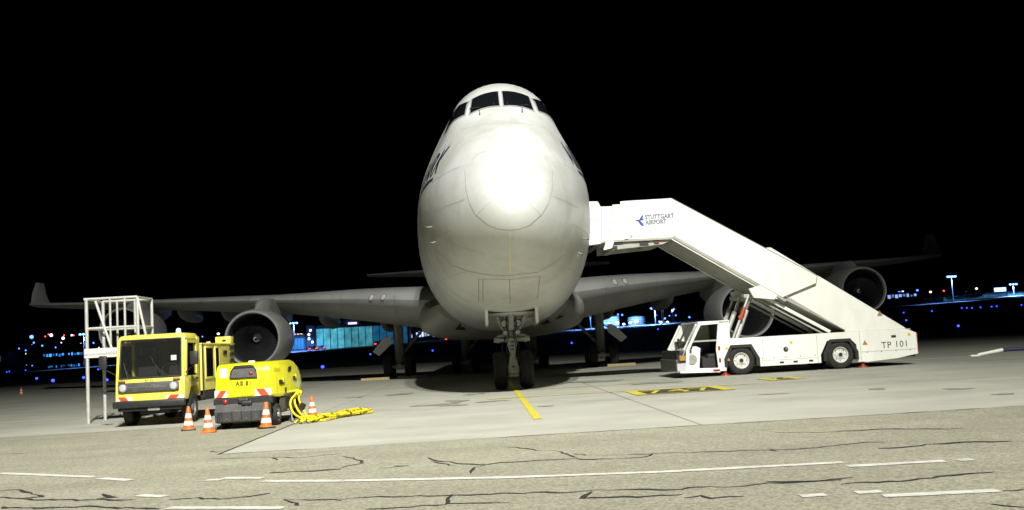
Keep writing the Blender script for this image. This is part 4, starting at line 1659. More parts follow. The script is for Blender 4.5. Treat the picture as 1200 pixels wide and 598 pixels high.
# wheels: axis along x
DRIM = mat('rim_dark', (.16, .16, .15), .5, .2, var=.1)
for (y, s) in ((.72, -1), (.72, 1), (3.55, -1), (3.55, 1)):
    t = MB()
    r, h = .36, .11
    x0 = s * .70
    t.lathe([(r * .56, -h * .8), (r * .66, -h), (r * .86, -h), (r * .96, -h * .85), (r, -h * .6), (r, h * .6), (r * .96, h * .85), (r * .86, h), (r * .66, h), (r * .56, h * .8), (r * .56, -h * .8)], o=(x0, y, r), axis='X', seg=32)
    t.build('tyre', RUBBER, TR, 40)
    c = MB()
    c.lathe([(r * .57, s * h * .85), (r * .5, s * h * .3), (r * .3, s * h * .3), (r * .22, s * h * .8), (.01, s * h * .85)], o=(x0, y, r), axis='X', seg=24)
    c.build('rim', DRIM, TR, 35)
tb('engine_sump', (0, .9, .42), (.7, 1.2, .3), CHASSIS, TR, .03)
# box body: yellow equipment housing with doors, louvres, rail
m_ = MB()
m_.box((0, 2.95, 1.30), (1.62, 3.0, 1.16), None, .02)
bx = m_.build('box_body', YEL, TR, 30)
tb('roof_lip', (0, 2.95, 1.895), (1.66, 3.04, .04), YEL, bx, .01)
for y in (2.05, 2.62):
    m_ = MB()
    m_.box((TW + .003, y + (.12 if y > 2.5 else 0), 1.42), (.02, .62 if y < 2.5 else .30, .72))
    wn = m_.build('side_window', GLASSD, bx)
    hh = .62 if y < 2.5 else .30
    yc = y + (.12 if y > 2.5 else 0)
    for (dy, dz, sy_, sz_) in ((0, .39, hh + .1, .05), (0, -.39, hh + .1, .05), (hh / 2 + .03, 0, .05, .78), (-hh / 2 - .03, 0, .05, .78)):
        tb('window_frame', (TW + .005, yc + dy, 1.42 + dz), (.03, sy_, sz_), YEL, wn, .005)
for y in (1.62, 2.50, 3.02, 4.05):
    tb('panel_gap', (TW - .007, y, 1.3), (.012, .014, 1.1), SEAM, bx, 0)
tb('vent', (TW + .0, 3.5, 1.66), (.03, .34, .12), BLACK, bx, .005)
for k in range(4):
    tb('louvre', (TW + .004, 4.18, 1.80 - k * .18), (.03, .40, .10), BLACK, bx, .004)
tb('exhaust_box', (.62, 4.20, 1.98), (.42, .34, .26), YEL, bx, .02)
tb('exhaust_slot', (.66, 4.02, 2.0), (.10, .02, .05), BLACK, bx, 0)
for (x, y) in ((.4, 1.9), (.1, 2.5), (.62, 2.7)):
    tb('roof_lamp', (x, y, 1.94), (.10, .10, .05), WHP, bx, .015)
tb('side_locker', (.72, 2.2, .60), (.16, 1.2, .22), CHASSIS, TR, .02)
# side door handle tower seen behind the cab
m_ = MB()
m_.tube((TW + .02, 1.42, .55), (TW + .02, 1.42, 1.9), .02, .02, 8)
m_.build('exhaust_pipe', CHASSIS, TR, 40)
# beacon on the cab roof
m_ = MB()
m_.lathe([(.07, 0), (.07, .03), (.055, .04), (.055, .10), (.03, .13), (.005, .135)], o=(.42, .9, 2.165), seg=18)
m_.build('beacon', emit('beacon_blue', (.25, .45, 1.0), 3.0), TR, 50)

# ================================================================== GROUND POWER UNIT
GP = thing('ground_power_unit', 'bright yellow wheeled ground power unit with grey sloping front bumper', 'power unit', (-6.02, -11.62, 0), R(-2.0))
GW = .60
# hood: side profile (y back, z), rounded at the top front and long curve at the rear
hood = [(.04, .64), (.0, .66), (.05, 1.20), (.10, 1.30), (.20, 1.345), (1.9, 1.37), (2.35, 1.33), (2.75, 1.20), (2.95, 1.02), (3.05, .80), (3.05, .62), (2.6, .60), (.6, .60)]
m_ = MB()
m_.prism(hood, 'X', -GW, GW, .035)
for v in m_.bm.verts:
    v.co.x *= 1 - .07 * max(0, v.co.z - .66) / .7
hd = m_.build('hood', YELG, GP, 40)
# front recess with control window
m_ = MB()
rec = [(-.27, 1.05), (.30, 1.05), (.28, 1.20), (.22, 1.295), (-.18, 1.295), (-.25, 1.20)]
m_.prism(rec, 'Y', -.012, .05)
for v in m_.bm.verts:
    v.co.y += .035 + (v.co.z - 1.1) * .16
rc = m_.build('control_recess', GREYP, hd)
m_ = MB()
m_.path([(x, .015 + (z - 1.1) * .16, z) for x, z in rec + [rec[0]]], .014, 6)
m_.build('recess_rim', BLACK, rc, 60)
m_ = MB()
m_.prism([(-.20, 1.26), (.22, 1.26), (.18, 1.315), (-.15, 1.315)], 'Y', .03, .055)
m_.build('recess_lip', BLACK, rc)
MB().sphere((.17, .02, 1.14), .04, 1, .6, 1, 12).build('emergency_button', REDL, rc, 80)
tb('data_plate', (-.40, .028, 1.17), (.16, .006, .20), PAPER, hd, 0)
text_obj('fleet_number', 'AE 81', .13, mat('number_olive', (.13, .115, .01), .5), hd, (.02, .0, .94), (1, 0, 0), (0, .09, 1), space=1.1, bold=.004)
text_obj('maker_lettering', 'HITZINGER', .085, mat('letter_olive', (.26, .22, .02), .5), hd, (.05, -.012, .70), (1, 0, 0), (0, .09, 1))
stripe_plate(hd, -.46, -.012, .735, .26, .15, 1, 1)
stripe_plate(hd, .42, -.012, .735, .34, .15, -1, 1)
# side (image right) panels, lettering, vents
logo(hd, GW - .022, 1.7, 1.16, .10, (0, 1, 0), (0, 0, 1), TITLE, TITLE)
text_obj('side_lettering', 'HITZINGER', .11, mat('letter_olive', (.26, .22, .02), .5), hd, (GW - .022, .62, 1.17), (0, 1, 0), (0, 0, 1))
for (y, z, sy_, sz_) in ((.95, .90, .42, .10), (2.25, .95, .30, .10)):
    tb('side_vent', (GW - .008, y, z), (.02, sy_, sz_), BLACK, hd, .004)
    tb('side_vent_flap', (GW - .004, y + sy_ * .4, z + .03), (.03, sy_ * .3, sz_ * .8), YELG, hd, .004)
for y in (.55, 1.5, 2.45):
    tb('panel_gap', (GW - .020, y, .95), (.012, .012, .58), SEAM, hd, 0, Matrix.Rotation(R(-3.4), 3, 'Y'))
for x in (-.30, .30):
    tb('panel_gap', (x, .022, .92), (.008, .012, .42), mat('gap_olive', (.42, .37, .01), .5), hd, 0, Matrix.Rotation(R(-5), 3, 'X'))
tb('roof_lamp', (.05, .6, 1.375), (.12, .12, .05), WHP, hd, .01)
tb('side_latch', (GW + .01, 1.25, .72), (.03, .08, .10), BLACK, hd, .005)
# chassis, bumper
tb('chassis', (0, 1.55, .42), (1.02, 2.9, .40), CHASSIS, GP, .02)
m_ = MB()
m_.box((0, .02, .575), (1.22, .14, .13), None, .01)
m_.build('front_beam', BLACK, GP)
m_ = MB()
m_.prism([(-.14, .16), (-.20, .38), (-.02, .55), (.08, .55), (.08, .14), (-.02, .13)], 'X', -.56, .56, .012)
bp = m_.build('front_bumper', GREYP, GP)
for x in (-.40, -.20, 0, .20, .40):
    tb('bumper_rib', (x, -.176, .28), (.012, .012, .2), BLACK, bp, 0, Matrix.Rotation(R(15), 3, 'X'))
for x in (-.49, -.45, .45, .49):
    tb('bumper_slot', (x, -.178, .27), (.018, .02, .18), BLACK, bp, 0, Matrix.Rotation(R(15), 3, 'X') @ Matrix.Rotation(R(10), 3, 'Y'))
for x in (-.3, -.1, .1, .3):
    for (y, z) in ((-.165, .22), (-.205, .375), (-.11, .48)):
        MB().tube((x, y, z), (x, y - .012, z), .010, .010, 8).build('bumper_bolt', LIPM, bp)
m_ = MB()
m_.box((.02, -.06, .58), (.22, .12, .10), None, .03)
m_.box((.10, -.10, .53), (.22, .1, .09), None, .03)
m_.build('tow_hitch', BLACK, GP)
MB().sphere((-.36, -.06, .57), .05, 1, .7, 1, 12).build('marker_lamp', REDL, GP, 80)
# side skirt (grey) and rods
tb('side_skirt', (GW - .03, 1.55, .42), (.03, 1.5, .34), GREYP, GP, .02)
tb('side_skirt', (-GW + .03, 1.55, .42), (.03, 1.5, .34), GREYP, GP, .02)
m_ = MB()
m_.tube((GW + .03, 1.62, .06), (GW + .03, 1.62, .62), .022, .022, 8)
m_.tube((GW + .03, 1.3, .28), (GW + .03, 1.62, .28), .012, .012, 6)
m_.tube((GW + .03, 1.62, .0), (GW + .03, 1.62, .06), .05, .05, 10)
m_.build('support_leg', RIM, GP, 40)
for (y, s) in ((.55, -1), (.55, 1), (2.65, -1), (2.65, 1)):
    t = MB()
    r, h = .23, .09
    x0 = s * .52
    t.lathe([(r * .56, -h * .8), (r * .7, -h), (r * .88, -h), (r, -h * .6), (r, h * .6), (r * .88, h), (r * .7, h), (r * .56, h * .8), (r * .56, -h * .8)], o=(x0, y, r), axis='X', seg=28)
    t.build('tyre', RUBBER, GP, 40)
    c = MB()
    c.lathe([(r * .60, s * h * .9), (r * .5, s * h * .5), (r * .3, s * h * .5), (r * .22, s * h), (.01, s * h)], o=(x0, y, r), axis='X', seg=22)
    c.build('rim', LIPM, GP, 35)
tb('cable_tray', (GW + .02, 1.9, .60), (.12, 1.6, .06), BLACK, GP, .01)

# ================================================================== POWER CABLES on the ground
CB = thing('power_cable', 'thick yellow power cables running from the power unit and bundled on the concrete', 'cable', (-4.6, -10.3, 0))
off = Vector((-4.6, -10.3, 0))


HR = .025
g0 = G(360, 496)
g1 = G(427, 484.5)
ax = (g1 - g0).normalized()
pp = Vector((-ax.y, ax.x, 0))
LEN = (g1 - g0).length
starts = [(-5.34, -10.10, .66), (-5.34, -9.85, .66), (-5.34, -9.60, .64)]
for k, s0 in enumerate(starts):
    lat = (-.13, -.02, .09)[k]
    pts = [Vector(s0), Vector(s0) + Vector((.18, -.05, -.01)), AY(340 + 5 * k, 472 - 2.5 * k, -10.25 + .12 * k), AY(348.5 + 4.5 * k, 488 - 2.2 * k, -10.75 + .15 * k), g0 + pp * lat * 1.6 + ax * .3 + Vector((0, 0, HR))]
    for q in range(1 if k == 2 else 2):
        w0 = random.uniform(0, 6)
        zl = HR + q * .055
        for i in range(9):
            u = .12 + .88 * i / 8
            pts.append(g0 + ax * (LEN * u) + pp * (lat + .10 * math.sin(w0 + 7 * u)) + Vector((0, 0, zl + .012 * math.sin(9 * u + k))))
        pts.append(g0 + ax * (LEN * (1.04 + .03 * k)) + pp * (lat + .09) + Vector((0, 0, zl)))
        for i in range(9):
            u = .97 - .95 * i / 8
            pts.append(g0 + ax * (LEN * u) + pp * (lat + .15 + .10 * math.sin(w0 + 1 + 8 * u)) + Vector((0, 0, zl + .03 + .012 * math.sin(7 * u + k))))
        pts.append(g0 + ax * (LEN * (-.05 - .03 * k)) + pp * (lat + .02) + Vector((0, 0, zl + .03)))
    MB().path([p - off for p in smooth_path(pts, 5)], HR, 8).build('cable', HOSE, CB, 60)
for u in (.18, .40, .62, .80, .97):
    c = g0 + ax * LEN * u + pp * .05 + Vector((0, 0, .07)) - off
    m_ = MB()
    rg = []
    for dx in (-.025, .025):
        rg.append([c + ax * dx + pp * (.25 * math.cos(a)) + Vector((0, 0, .08 * math.sin(a))) for a in [2 * PI * i / 20 for i in range(20)]])
    m_.loft(rg, True)
    m_.build('cable_strap', BLACK, CB, 60)
c = Vector((-5.0, -10.4, .36)) - off
MB().tube(c - Vector((.05, -.02, .09)), c + Vector((.05, -.02, .09)) * .2, .07, .07, 10).build('cable_strap', BLACK, CB, 40)

# ================================================================== CONES


def make_cone(name, label, px, scale=1.0, lean=0.0, group='orange and white traffic cones', white=None, rz=0):
    p = px
    t = thing(name, label, 'cone', (p[0], p[1], 0), rz, group)
    t.scale = (scale,) * 3
    t.rotation_euler[1] = lean
    MB().box((0, 0, .018), (.30, .30, .03), None, .008).build('base', ORANGE if white else BLACK, t)
    H = .50

    def rad(z):
        return .115 - .085 * (z - .03) / (H - .03)
    bands = ((.03, .11, 0), (.11, .20, 1), (.20, .265, 0), (.265, .36, 1), (.36, H, 0))
    for z0, z1, wt in bands:
        m_ = MB()
        ex = .003 if wt else 0
        prof = [(rad(z0) + ex, z0), (rad(z1) + ex, z1)]
        if z0 == .03:
            prof = [(.135, .03), (.128, .045)] + [(rad(.06), .06), (rad(z1), z1)]
        if z1 == H:
            prof += [(rad(H) * .7, H + .008), (.008, H + .008)]
        m_.lathe(prof, seg=20)
        m_.build('reflective_band' if wt else 'cone_body', CONEW if wt else ORANGE, t, 40)
    return t


make_cone('traffic_cone', 'orange and white traffic cone with black base by the front wheel of the yellow truck', G(221, 504.5), 1.0, R(1), rz=.3)
make_cone('traffic_cone', 'traffic cone with orange base at the left front corner of the power unit', G(244.5, 507), .98, R(-2), white=True, rz=.1)
make_cone('traffic_cone', 'traffic cone in front of the right corner of the grey bumper of the power unit', G(312, 502), 1.06, R(1.5), rz=.5)
make_cone('traffic_cone', 'traffic cone behind the coiled yellow cables right of the power unit', G(366.5, 488.5), .95, R(-1), white=True, rz=.2)
make_cone('traffic_cone', 'tiny far traffic cone alone at the left edge of the lit apron', G(25, 463), 1.0, 0, white=True, rz=.2)
make_cone('traffic_cone', 'tiny far traffic cone on the dark apron right of the stairs', (41, 55, 0), 1.2, 0, white=True, rz=.2)

# ================================================================== WORK PLATFORM
WP = thing('work_platform', 'grey tubular maintenance platform with guard rails standing left of the yellow truck', 'platform', (-10.7, -6.0, 0), R(2))
xL, xR, yF, yB = -.66, .66, -.05, 1.25
zF, zM, zT = 1.80, 2.48, 3.26


def bar(name, a, b, r=.032, mt=ALU):
    return MB().tube(a, b, r, r, 8).build(name, mt, WP, 40)


for (x, y) in ((xL, yF), (xL, yB)):
    bar('post', (x, y, 0), (x, y, zT), .045)
for (x, y) in ((xR, yF), (xR, yB)):
    bar('post', (x, y, 0), (x, y, zT), .04)
for (x, y) in ((-.05, yF), (.33, yF), (-.28, yB), (.2, yB)):
    bar('rail_post', (x, y, zF), (x, y, zT), .03)
for z in (zM, zT):
    for (a, b) in (((xL, yF), (xR, yF)), ((xR, yF), (xR, yB)), ((xR, yB), (xL, yB)), ((xL, yB), (xL, yF))):
        bar('guard_rail', (a[0] - (.06 if z == zT else 0), a[1], z), (b[0], b[1], z), .034)
bar('brace', (-.42, yF - .02, zT - .06), (-.02, yF - .02, zF + .12), .035)
bar('brace', (xR + .0, yF, zT), (xR + .28, yF, zF), .035)
MB().box((0, (yF + yB) / 2, zF), (xR - xL + .1, yB - yF + .1, .05)).build('deck', ALU, WP)
for y in (yF - .03, yB + .03):
    MB().box((0, y, zF + .03), (xR - xL + .12, .03, .24)).build('toe_board', WHP, WP)
text_obj('maker_lettering', 'ZARGES', .09, BLUEL, WP, (.0, yF - .048, zF + .02), (1, 0, 0), (0, 0, 1), sx=1.2)
# ================================================================== CHOCKS, TOW BAR
MB_ch = MB()
MB_ch.prism([(-.12, 0), (.12, 0), (.10, .13), (-.10, .13)], 'X', -.75, .75, .012)
chm = MB_ch.mesh('wheel_chock', WOOD)
for (x, y, lab) in ((-6.7, GYW - 1.6, 'long wooden chock outboard of the left main wheels'), (-4.75, GYW - 1.6, 'long wooden chock inboard of the left main wheels'),
                    (6.35, GYW - 1.6, 'pale wooden chock in front of the right main wheels')):
    tag(obj('wheel_chock', chm, None, (x, y, .0)), lab, 'chock', 'wooden chocks at the main gear')
tp = G(1143, 424)
TB = thing('tow_bar', 'low white tow bar on small wheels entering from the right edge', 'tow bar', (tp.x, tp.y, 0), R(-8))
m_ = MB()
m_.tube((.1, 0, .22), (.9, 0, .34), .05, .06, 12)
m_.build('bar_head', STAIRW, TB, 40)
MB().tube((.9, 0, .34), (4.2, 0, .36), .065, .065, 12).build('bar', mat('tow_navy', (.02, .03, .07), .5), TB, 40)
m_ = MB()
m_.box((0, 0, .20), (.30, .22, .06), None, .02)
m_.build('hitch', STAIRW, TB)
for s in (-1, 1):
    t = MB()
    t.lathe([(.09, -.05), (.16, -.05), (.18, -.03), (.18, .03), (.16, .05), (.09, .05)], o=(2.3, s * .32, .18), axis='Y', seg=20)
    t.build('tyre', RUBBER, TB, 40)
MB().tube((2.3, -.32, .18), (2.3, .32, .18), .03, .03, 8).build('axle', GEARM, TB, 40)
MB().box((2.3, 0, .27), (.10, .12, .2)).build('axle_bracket', GEARM, TB)

# ================================================================== FAR AIRPORT
BLU = (.10, .30, 1.0)


def far(x, y, Y):
    """a point at distance Y seen at this pixel (its height comes from the pixel)"""
    return AY(x, y, Y)


def gz(x, y):
    return field_z(x, y) + (.12 if y > 431 else 0)


LAMPW = emit('lamp_white_blue', (.45, .62, 1.0), 9.0)
LAMPB = emit('lamp_blue', (.13, .30, 1.0), 7.0)
LAMPWARM = emit('lamp_warm', (1.0, .86, .65), 5.0)
DARKST = mat('dark_steel', (.05, .05, .055), .6)


def light_mast(px, py, Y, label, heads=3, wdt=3.6, mt=LAMPB, energy=40000, col=(.14, .34, 1.0)):
    p = far(px, py, Y)
    z0 = gz(p.x, Y)
    h = p.z - z0
    t = thing('light_mast', label, 'light mast', (p.x, Y, z0), 0, 'floodlight masts across the airfield')
    MB().tube((0, 0, 0), (0, 0, h), .22, .12, 10).build('pole', mat('far_mast_steel', (.35, .36, .38), .5), t, 40)
    MB().box((0, 0, h + .1), (wdt, .2, .15)).build('crossarm', DARKST, t)
    for k in range(heads):
        x = (-.5 + (k + .5) / heads) * wdt
        m_ = MB()
        m_.sphere((x, -.35, h - .15), .62, 1, .7, .72, 10)
        m_.build('lamp', mt, t, 80)
    if energy:
        ld = bpy.data.lights.new('mast_lamp', 'SPOT')
        ld.spot_size = R(136)
        ld.spot_blend = .5
        ld.energy = energy
        ld.color = col
        ld.shadow_soft_size = .5
        lo = bpy.data.objects.new('mast_lamp', ld)
        COL.objects.link(lo)
        lo.parent = t
        lo.location = (0, -.6, h - 1.2)
    return t


light_mast(98, 391.5, 440, 'blue-white floodlight mast left of the work platform', 3, 4.4)
light_mast(335, 379.5, 470, 'left one of the paired floodlight masts beside the big left engine', 3, 4.0)
light_mast(344, 378.5, 455, 'right one of the paired floodlight masts beside the big left engine', 3, 4.6)
light_mast(691, 362, 470, 'blue floodlight mast just right of the jet belly', 3, 4.0)
light_mast(767, 361, 450, 'blue floodlight mast behind the two storage tanks', 3, 4.6, energy=60000)
light_mast(1114.6, 324, 430, 'tall blue floodlight mast standing right of the outer right engine', 4, 4.6, energy=60000)
light_mast(1187, 333, 470, 'blue floodlight mast above the low building at the right edge', 3, 4.6, energy=60000)
light_mast(788, 363.5, 500, 'small warm-white lamp post right of the storage tanks', 1, 1.0, LAMPWARM, 0)
light_mast(836, 359.5, 480, 'small warm-white lamp post beside the inner right engine', 1, 1.2, LAMPWARM, 0)
light_mast(1090, 342, 480, 'small warm-white lamp post left of the tall blue mast', 1, 1.0, LAMPWARM, 0)
light_mast(1144, 338, 500, 'small warm-white lamp post above the low lit building', 1, .9, LAMPWARM, 0)
light_mast(256, 391, 480, 'small pale lamp post above the yellow truck box', 1, 1.6, LAMPW, 0)

# lattice mast with blue lamps
p = far(775, 347, 480)
lm = thing('lattice_mast', 'thin lattice mast with blue lamps behind the storage tanks', 'mast', (p.x, 480, gz(p.x, 480)))
hh = p.z - gz(p.x, 480)
m_ = MB()
for (x, y) in ((-.5, -.5), (.5, -.5), (.5, .5), (-.5, .5)):
    m_.tube((x, y, 0), (x * .4, y * .4, hh), .08, .06, 6)
for k in range(12):
    f0, f1 = 1 - .6 * k / 12, 1 - .6 * (k + 1) / 12
    m_.tube((-.5 * f0, -.5 * f0, hh * k / 12), (.5 * f1, -.5 * f1, hh * (k + 1) / 12), .05, .05, 5)
m_.build('lattice', mat('lattice_steel', (.3, .3, .35), .5), lm)
for k in range(5):
    MB().sphere((0, -.4, hh * (.55 + .11 * k)), .22, seg=8).build('lamp', LAMPB, lm, 80)


# hangar with lit translucent doors
def lit_panel(name, col, s, scale=.35):
    if name in MATS:
        return MATS[name]
    mt = bpy.data.materials.new(name)
    mt.use_nodes = True
    n, l = mt.node_tree.nodes, mt.node_tree.links
    b = n['Principled BSDF']
    b.inputs['Base Color'].default_value = (*[c * .5 for c in col], 1)
    b.inputs['Emission Color'].default_value = (*col, 1)
    tc = n.new('ShaderNodeNewGeometry').outputs['Position']
    no = n.new('ShaderNodeTexNoise')
    no.inputs['Scale'].default_value = scale
    no.inputs['Detail'].default_value = 4
    l.new(tc, no.inputs['Vector'])
    mr = n.new('ShaderNodeMapRange')
    mr.inputs[1].default_value = .3
    mr.inputs[2].default_value = .7
    mr.inputs[3].default_value = s * .55
    mr.inputs[4].default_value = s * 1.35
    l.new(no.outputs[0], mr.inputs[0])
    l.new(mr.outputs[0], b.inputs['Emission Strength'])
    MATS[name] = mt
    return mt


HY = 465
hl = far(371, 406, HY)
hr = far(478, 399, HY)
z0 = gz(hl.x, HY)
wH = hr.x - hl.x
HG = thing('hangar', 'large hangar with glowing blue-green translucent doors behind the left wing', 'hangar', (hl.x, HY, z0))
top = far(371, 385, HY).z - z0
topr = far(478, 376, HY).z - gz(hr.x, HY)
HWALL = mat('hangar_wall', (.10, .11, .14), .7)
eav = top + .6
m_ = MB()
m_.box((wH / 2, 20, eav / 2 - 1), (wH + 1.5, 39, eav + 2))
m_.build('hall', HWALL, HG)
m_ = MB()
m_.prism([(-1.5, eav + .1), (wH * .5, eav + 4.2), (wH + 1.5, eav + .1), (wH + 1.5, eav + 2.0), (wH * .5, eav + 5.0), (-1.5, eav + 1.2)][:3], 'Y', -1.5, 40)
m_.build('roof', HWALL, HG)
npan = 13
for k in range(npan):
    t = k / (npan - 1)
    br = 1.0 if k < 4 else (.62 if k < 8 else .38)
    colr = (.10, .50, .62) if k < 8 else (.03, .25, .52)
    pm = lit_panel('hangar_panel_%d' % (0 if k < 4 else 1 if k < 8 else 2), colr, br * .85)
    m_ = MB()
    pw = wH / npan
    m_.box((pw * (k + .5), .35, eav * .46), (pw * .90, .2, eav * .90))
    m_.build('door_panel', pm, HG)
    MB().box((pw * k, .2, eav * .46), (.28, .4, eav * .94)).build('door_post', HWALL, HG)
p = far(413, 379, HY - 2)
sg_ = MB().box((p.x - hl.x, -2, p.z - z0), (4.2, .3, .9)).build('roof_sign', emit('sign_violet', (.65, .55, 1.0), 2.2), HG)
# side annex left of the hangar
al = far(331, 409, HY)
ar = far(369, 406, HY)
AN = thing('annex_building', 'low blue-lit annex building left of the glowing hangar', 'building', (al.x, HY, gz(al.x, HY)))
wA = ar.x - al.x
hA = far(350, 392, HY).z - gz(al.x, HY)
MB().box((wA * .36, 9, hA / 2 - .5), (wA * .72, 18, hA + 1)).build('wall', HWALL, AN)
MB().box((wA * .87, 9, hA * .75 - .5), (wA * .24, 18, hA * 1.5 + 1)).build('stair_tower', HWALL, AN)
for k in range(7):
    MB().box((wA * (.06 + .093 * k), -.1, hA * .45), (wA * .075, .2, hA * .62)).build('window', lit_panel('annex_window', (.05, .32, .50), .42), AN)
for (u, v) in ((.83, .95), (.83, .7), (.88, 1.2), (.93, .5)):
    MB().box((wA * u, -.1, hA * v), (.8, .2, .9)).build('window', LAMPW, AN)
for k in range(5):
    MB().box((wA * (.2 + .1 * k), -.1, hA * 1.02), (1.1, .2, .3)).build('eave_lamp', emit('lamp_dim_warm', (1, .8, .5), 1.5), AN)

# storage tanks
for (px, lab) in ((716, 'left storage tank lit blue below the right wing'), (747, 'right storage tank lit blue below the right wing')):
    Y = 475
    p = far(px, 389, Y)
    zb = gz(p.x, Y)
    r = 10.5 * Y / 1182 * 1.06
    h = far(px, 371, Y).z - zb
    T = thing('storage_tank', lab, 'tank', (p.x, Y, zb), 0, 'storage tanks on the far apron')
    MB().lathe([(r, -1), (r, h * .92), (r * .98, h * .93)], seg=40).build('shell', mat('tank_paint', (.45, .47, .5), .5, var=.06, vscale=.3), T, 40)
    MB().lathe([(r * 1.01, h * .92), (r * .85, h * 1.02), (r * .5, h * 1.1), (.01, h * 1.13)], seg=40).build('dome', mat('tank_paint', (.45, .47, .5), .5), T, 60)
    for k in range(3):
        MB().lathe([(r + .06, h * (.25 + .25 * k)), (r + .12, h * (.25 + .25 * k) + .1), (r + .06, h * (.25 + .25 * k) + .2)], seg=40).build('hoop', DARKST, T)
for k, (px, py) in enumerate(((713, 378.5), (723, 378.7), (731, 380), (738.5, 378.5), (745.5, 376.8))):
    p = far(px, py, 464)
    zb = gz(p.x, 464)
    t = thing('work_lamp', ('leftmost lamp at the foot of the storage tanks', 'brightest lamp at the foot of the left storage tank', 'lamp between the two storage tanks', 'small lamp at the foot of the right storage tank', 'bright lamp on the right storage tank')[k], 'lamp', (p.x, 464, zb), 0, 'lamps at the storage tanks')
    MB().tube((0, 0, 0), (0, 0, p.z - zb), .12, .1, 8).build('post', DARKST, t)
    MB().sphere((0, 0, p.z - zb), .85 if k in (1, 4) else .55, 1.2, 1, .8, seg=10).build('lamp', LAMPW, t, 80)
    if k in (1, 4):
        ld = bpy.data.lights.new('tank_lamp', 'POINT')
        ld.energy = 12000
        ld.color = (.16, .4, 1)
        ld.shadow_soft_size = .6
        lo = bpy.data.objects.new('tank_lamp', ld)
        COL.objects.link(lo)
        lo.parent = t
        lo.location = (0, -1.2, p.z - zb + 1)

# long low building at the right edge
Y = 480
a = far(1106, 357, Y)
b = far(1255, 348, Y)
zb = gz(a.x, Y) - .5
RB = thing('freight_building', 'long low freight building lit blue at the right edge', 'building', (a.x, Y, zb))
wB = b.x - a.x
hB = far(1150, 345, Y).z - zb
MB().box((wB / 2, 12, hB / 2 - .5), (wB, 24, hB + 1)).build('wall', mat('freight_wall', (.22, .25, .28), .7, var=.1, vscale=.2), RB)
MB().box((wB / 2, 11, hB + .2), (wB + 1, 25, .5)).build('roof', HWALL, RB)
for k in range(16):
    MB().box((wB * (k + .5) / 16, -.06, hB * .45), (wB / 16 * .88, .14, hB * .78)).build('bay_door', lit_panel('bay_lit', (.12, .42, .75), .9) if k >= 8 else lit_panel('bay_dim', (.04, .16, .26), .6), RB)
p = far(1172, 339.5, Y - 1)
MB().box((p.x - a.x, -1, p.z - zb), (6.0, .4, 2.0)).build('roof_sign', emit('sign_bluewhite', (.35, .55, 1.0), 3.0), RB)
MB().tube((p.x - a.x, -.5, hB), (p.x - a.x, -.5, p.z - zb - 1.6), .3, .3, 6).build('sign_post', DARKST, RB)
# small parked jets in front of it


def small_jet(px, py, Y, ln, label):
    p = far(px, py, Y)
    zb = gz(p.x, Y)
    t = thing('parked_jet', label, 'aircraft', (p.x, Y, zb), R(12), 'small aircraft parked on the far apron')
    JM = mat('jet_white', (.55, .57, .6), .4)
    rg = []
    for u, r, z in ((0, .05, 1.9), (.06, .6, 1.9), (.2, .95, 2.0), (.7, .95, 2.0), (.9, .5, 2.3), (1, .1, 2.5)):
        rg.append([(u * ln, r * math.cos(q), z + r * math.sin(q)) for q in [2 * PI * i / 14 for i in range(14)]])
    MB().loft(rg, True, True, True).build('fuselage', JM, t, 60)
    for s in (-1, 1):
        MB().prism([(ln * .42, 0), (ln * .62, s * ln * .48), (ln * .68, s * ln * .48), (ln * .62, 0)], 'Z', 1.5, 1.65).build('wing', JM, t)
        MB().prism([(ln * .90, 0), (ln * .98, s * ln * .18), (ln * 1.02, s * ln * .18), (ln * .99, 0)], 'Z', 4.6, 4.72).build('tailplane', JM, t)
        MB().tube((ln * .45, s * 1.3, 0), (ln * .45, s * 1.3, 1.6), .1, .1, 6).build('gear_leg', DARKST, t)
        MB().tube((ln * .70, s * 1.3, 2.3), (ln * .86, s * 1.3, 2.3), .45, .38, 10).build('engine', JM, t, 40)
    MB().prism([(ln * .82, 2.6), (ln * .93, 4.7), (ln * 1.0, 4.7), (ln * .97, 2.6)], 'Y', -.1, .1).build('fin', JM, t)
    MB().tube((ln * .12, 0, 0), (ln * .12, 0, 1.4), .1, .1, 6).build('nose_leg', DARKST, t)


small_jet(1108, 358, 455, 13, 'small pale jet parked below the tall blue mast')
small_jet(1124, 357, 450, 14, 'small pale jet parked beside the lit freight building')

# rows of lit buildings at the far left


def lit_row(name, px0, px1, pyb, pyt, Y, n, label, col, s, wallcol=(.05, .07, .1)):
    a, b = far(px0, pyb, Y), far(px1, pyb, Y)
    zb = gz((a.x + b.x) / 2, Y) - .3
    h = far((px0 + px1) / 2, pyt, Y).z - zb
    t = thing(name, label, 'building', (a.x, Y, zb))
    wd = b.x - a.x
    MB().box((wd / 2, 8, h / 2 - .5), (wd, 16, h + 1)).build('wall', mat(name + '_wall', wallcol, .7), t)
    MB().box((wd / 2, 8, h + .25), (wd + 1, 17, .5)).build('roof', HWALL, t)
    zl = far((px0 + px1) / 2, pyb, Y).z - zb
    zl = max(.4, min(zl, h * .6))
    for k in range(n):
        if random.random() < .15:
            continue
        MB().box((wd * (k + .5) / n, -.08, zl + (h - zl) * random.choice((.4, .5, .55))), (wd / n * random.uniform(.35, .8), .16, (h - zl) * random.uniform(.3, .6))).build('window', random.choice((lit_panel(name + '_lit', col, s), lit_panel(name + '_dim', col, s * .35))), t)


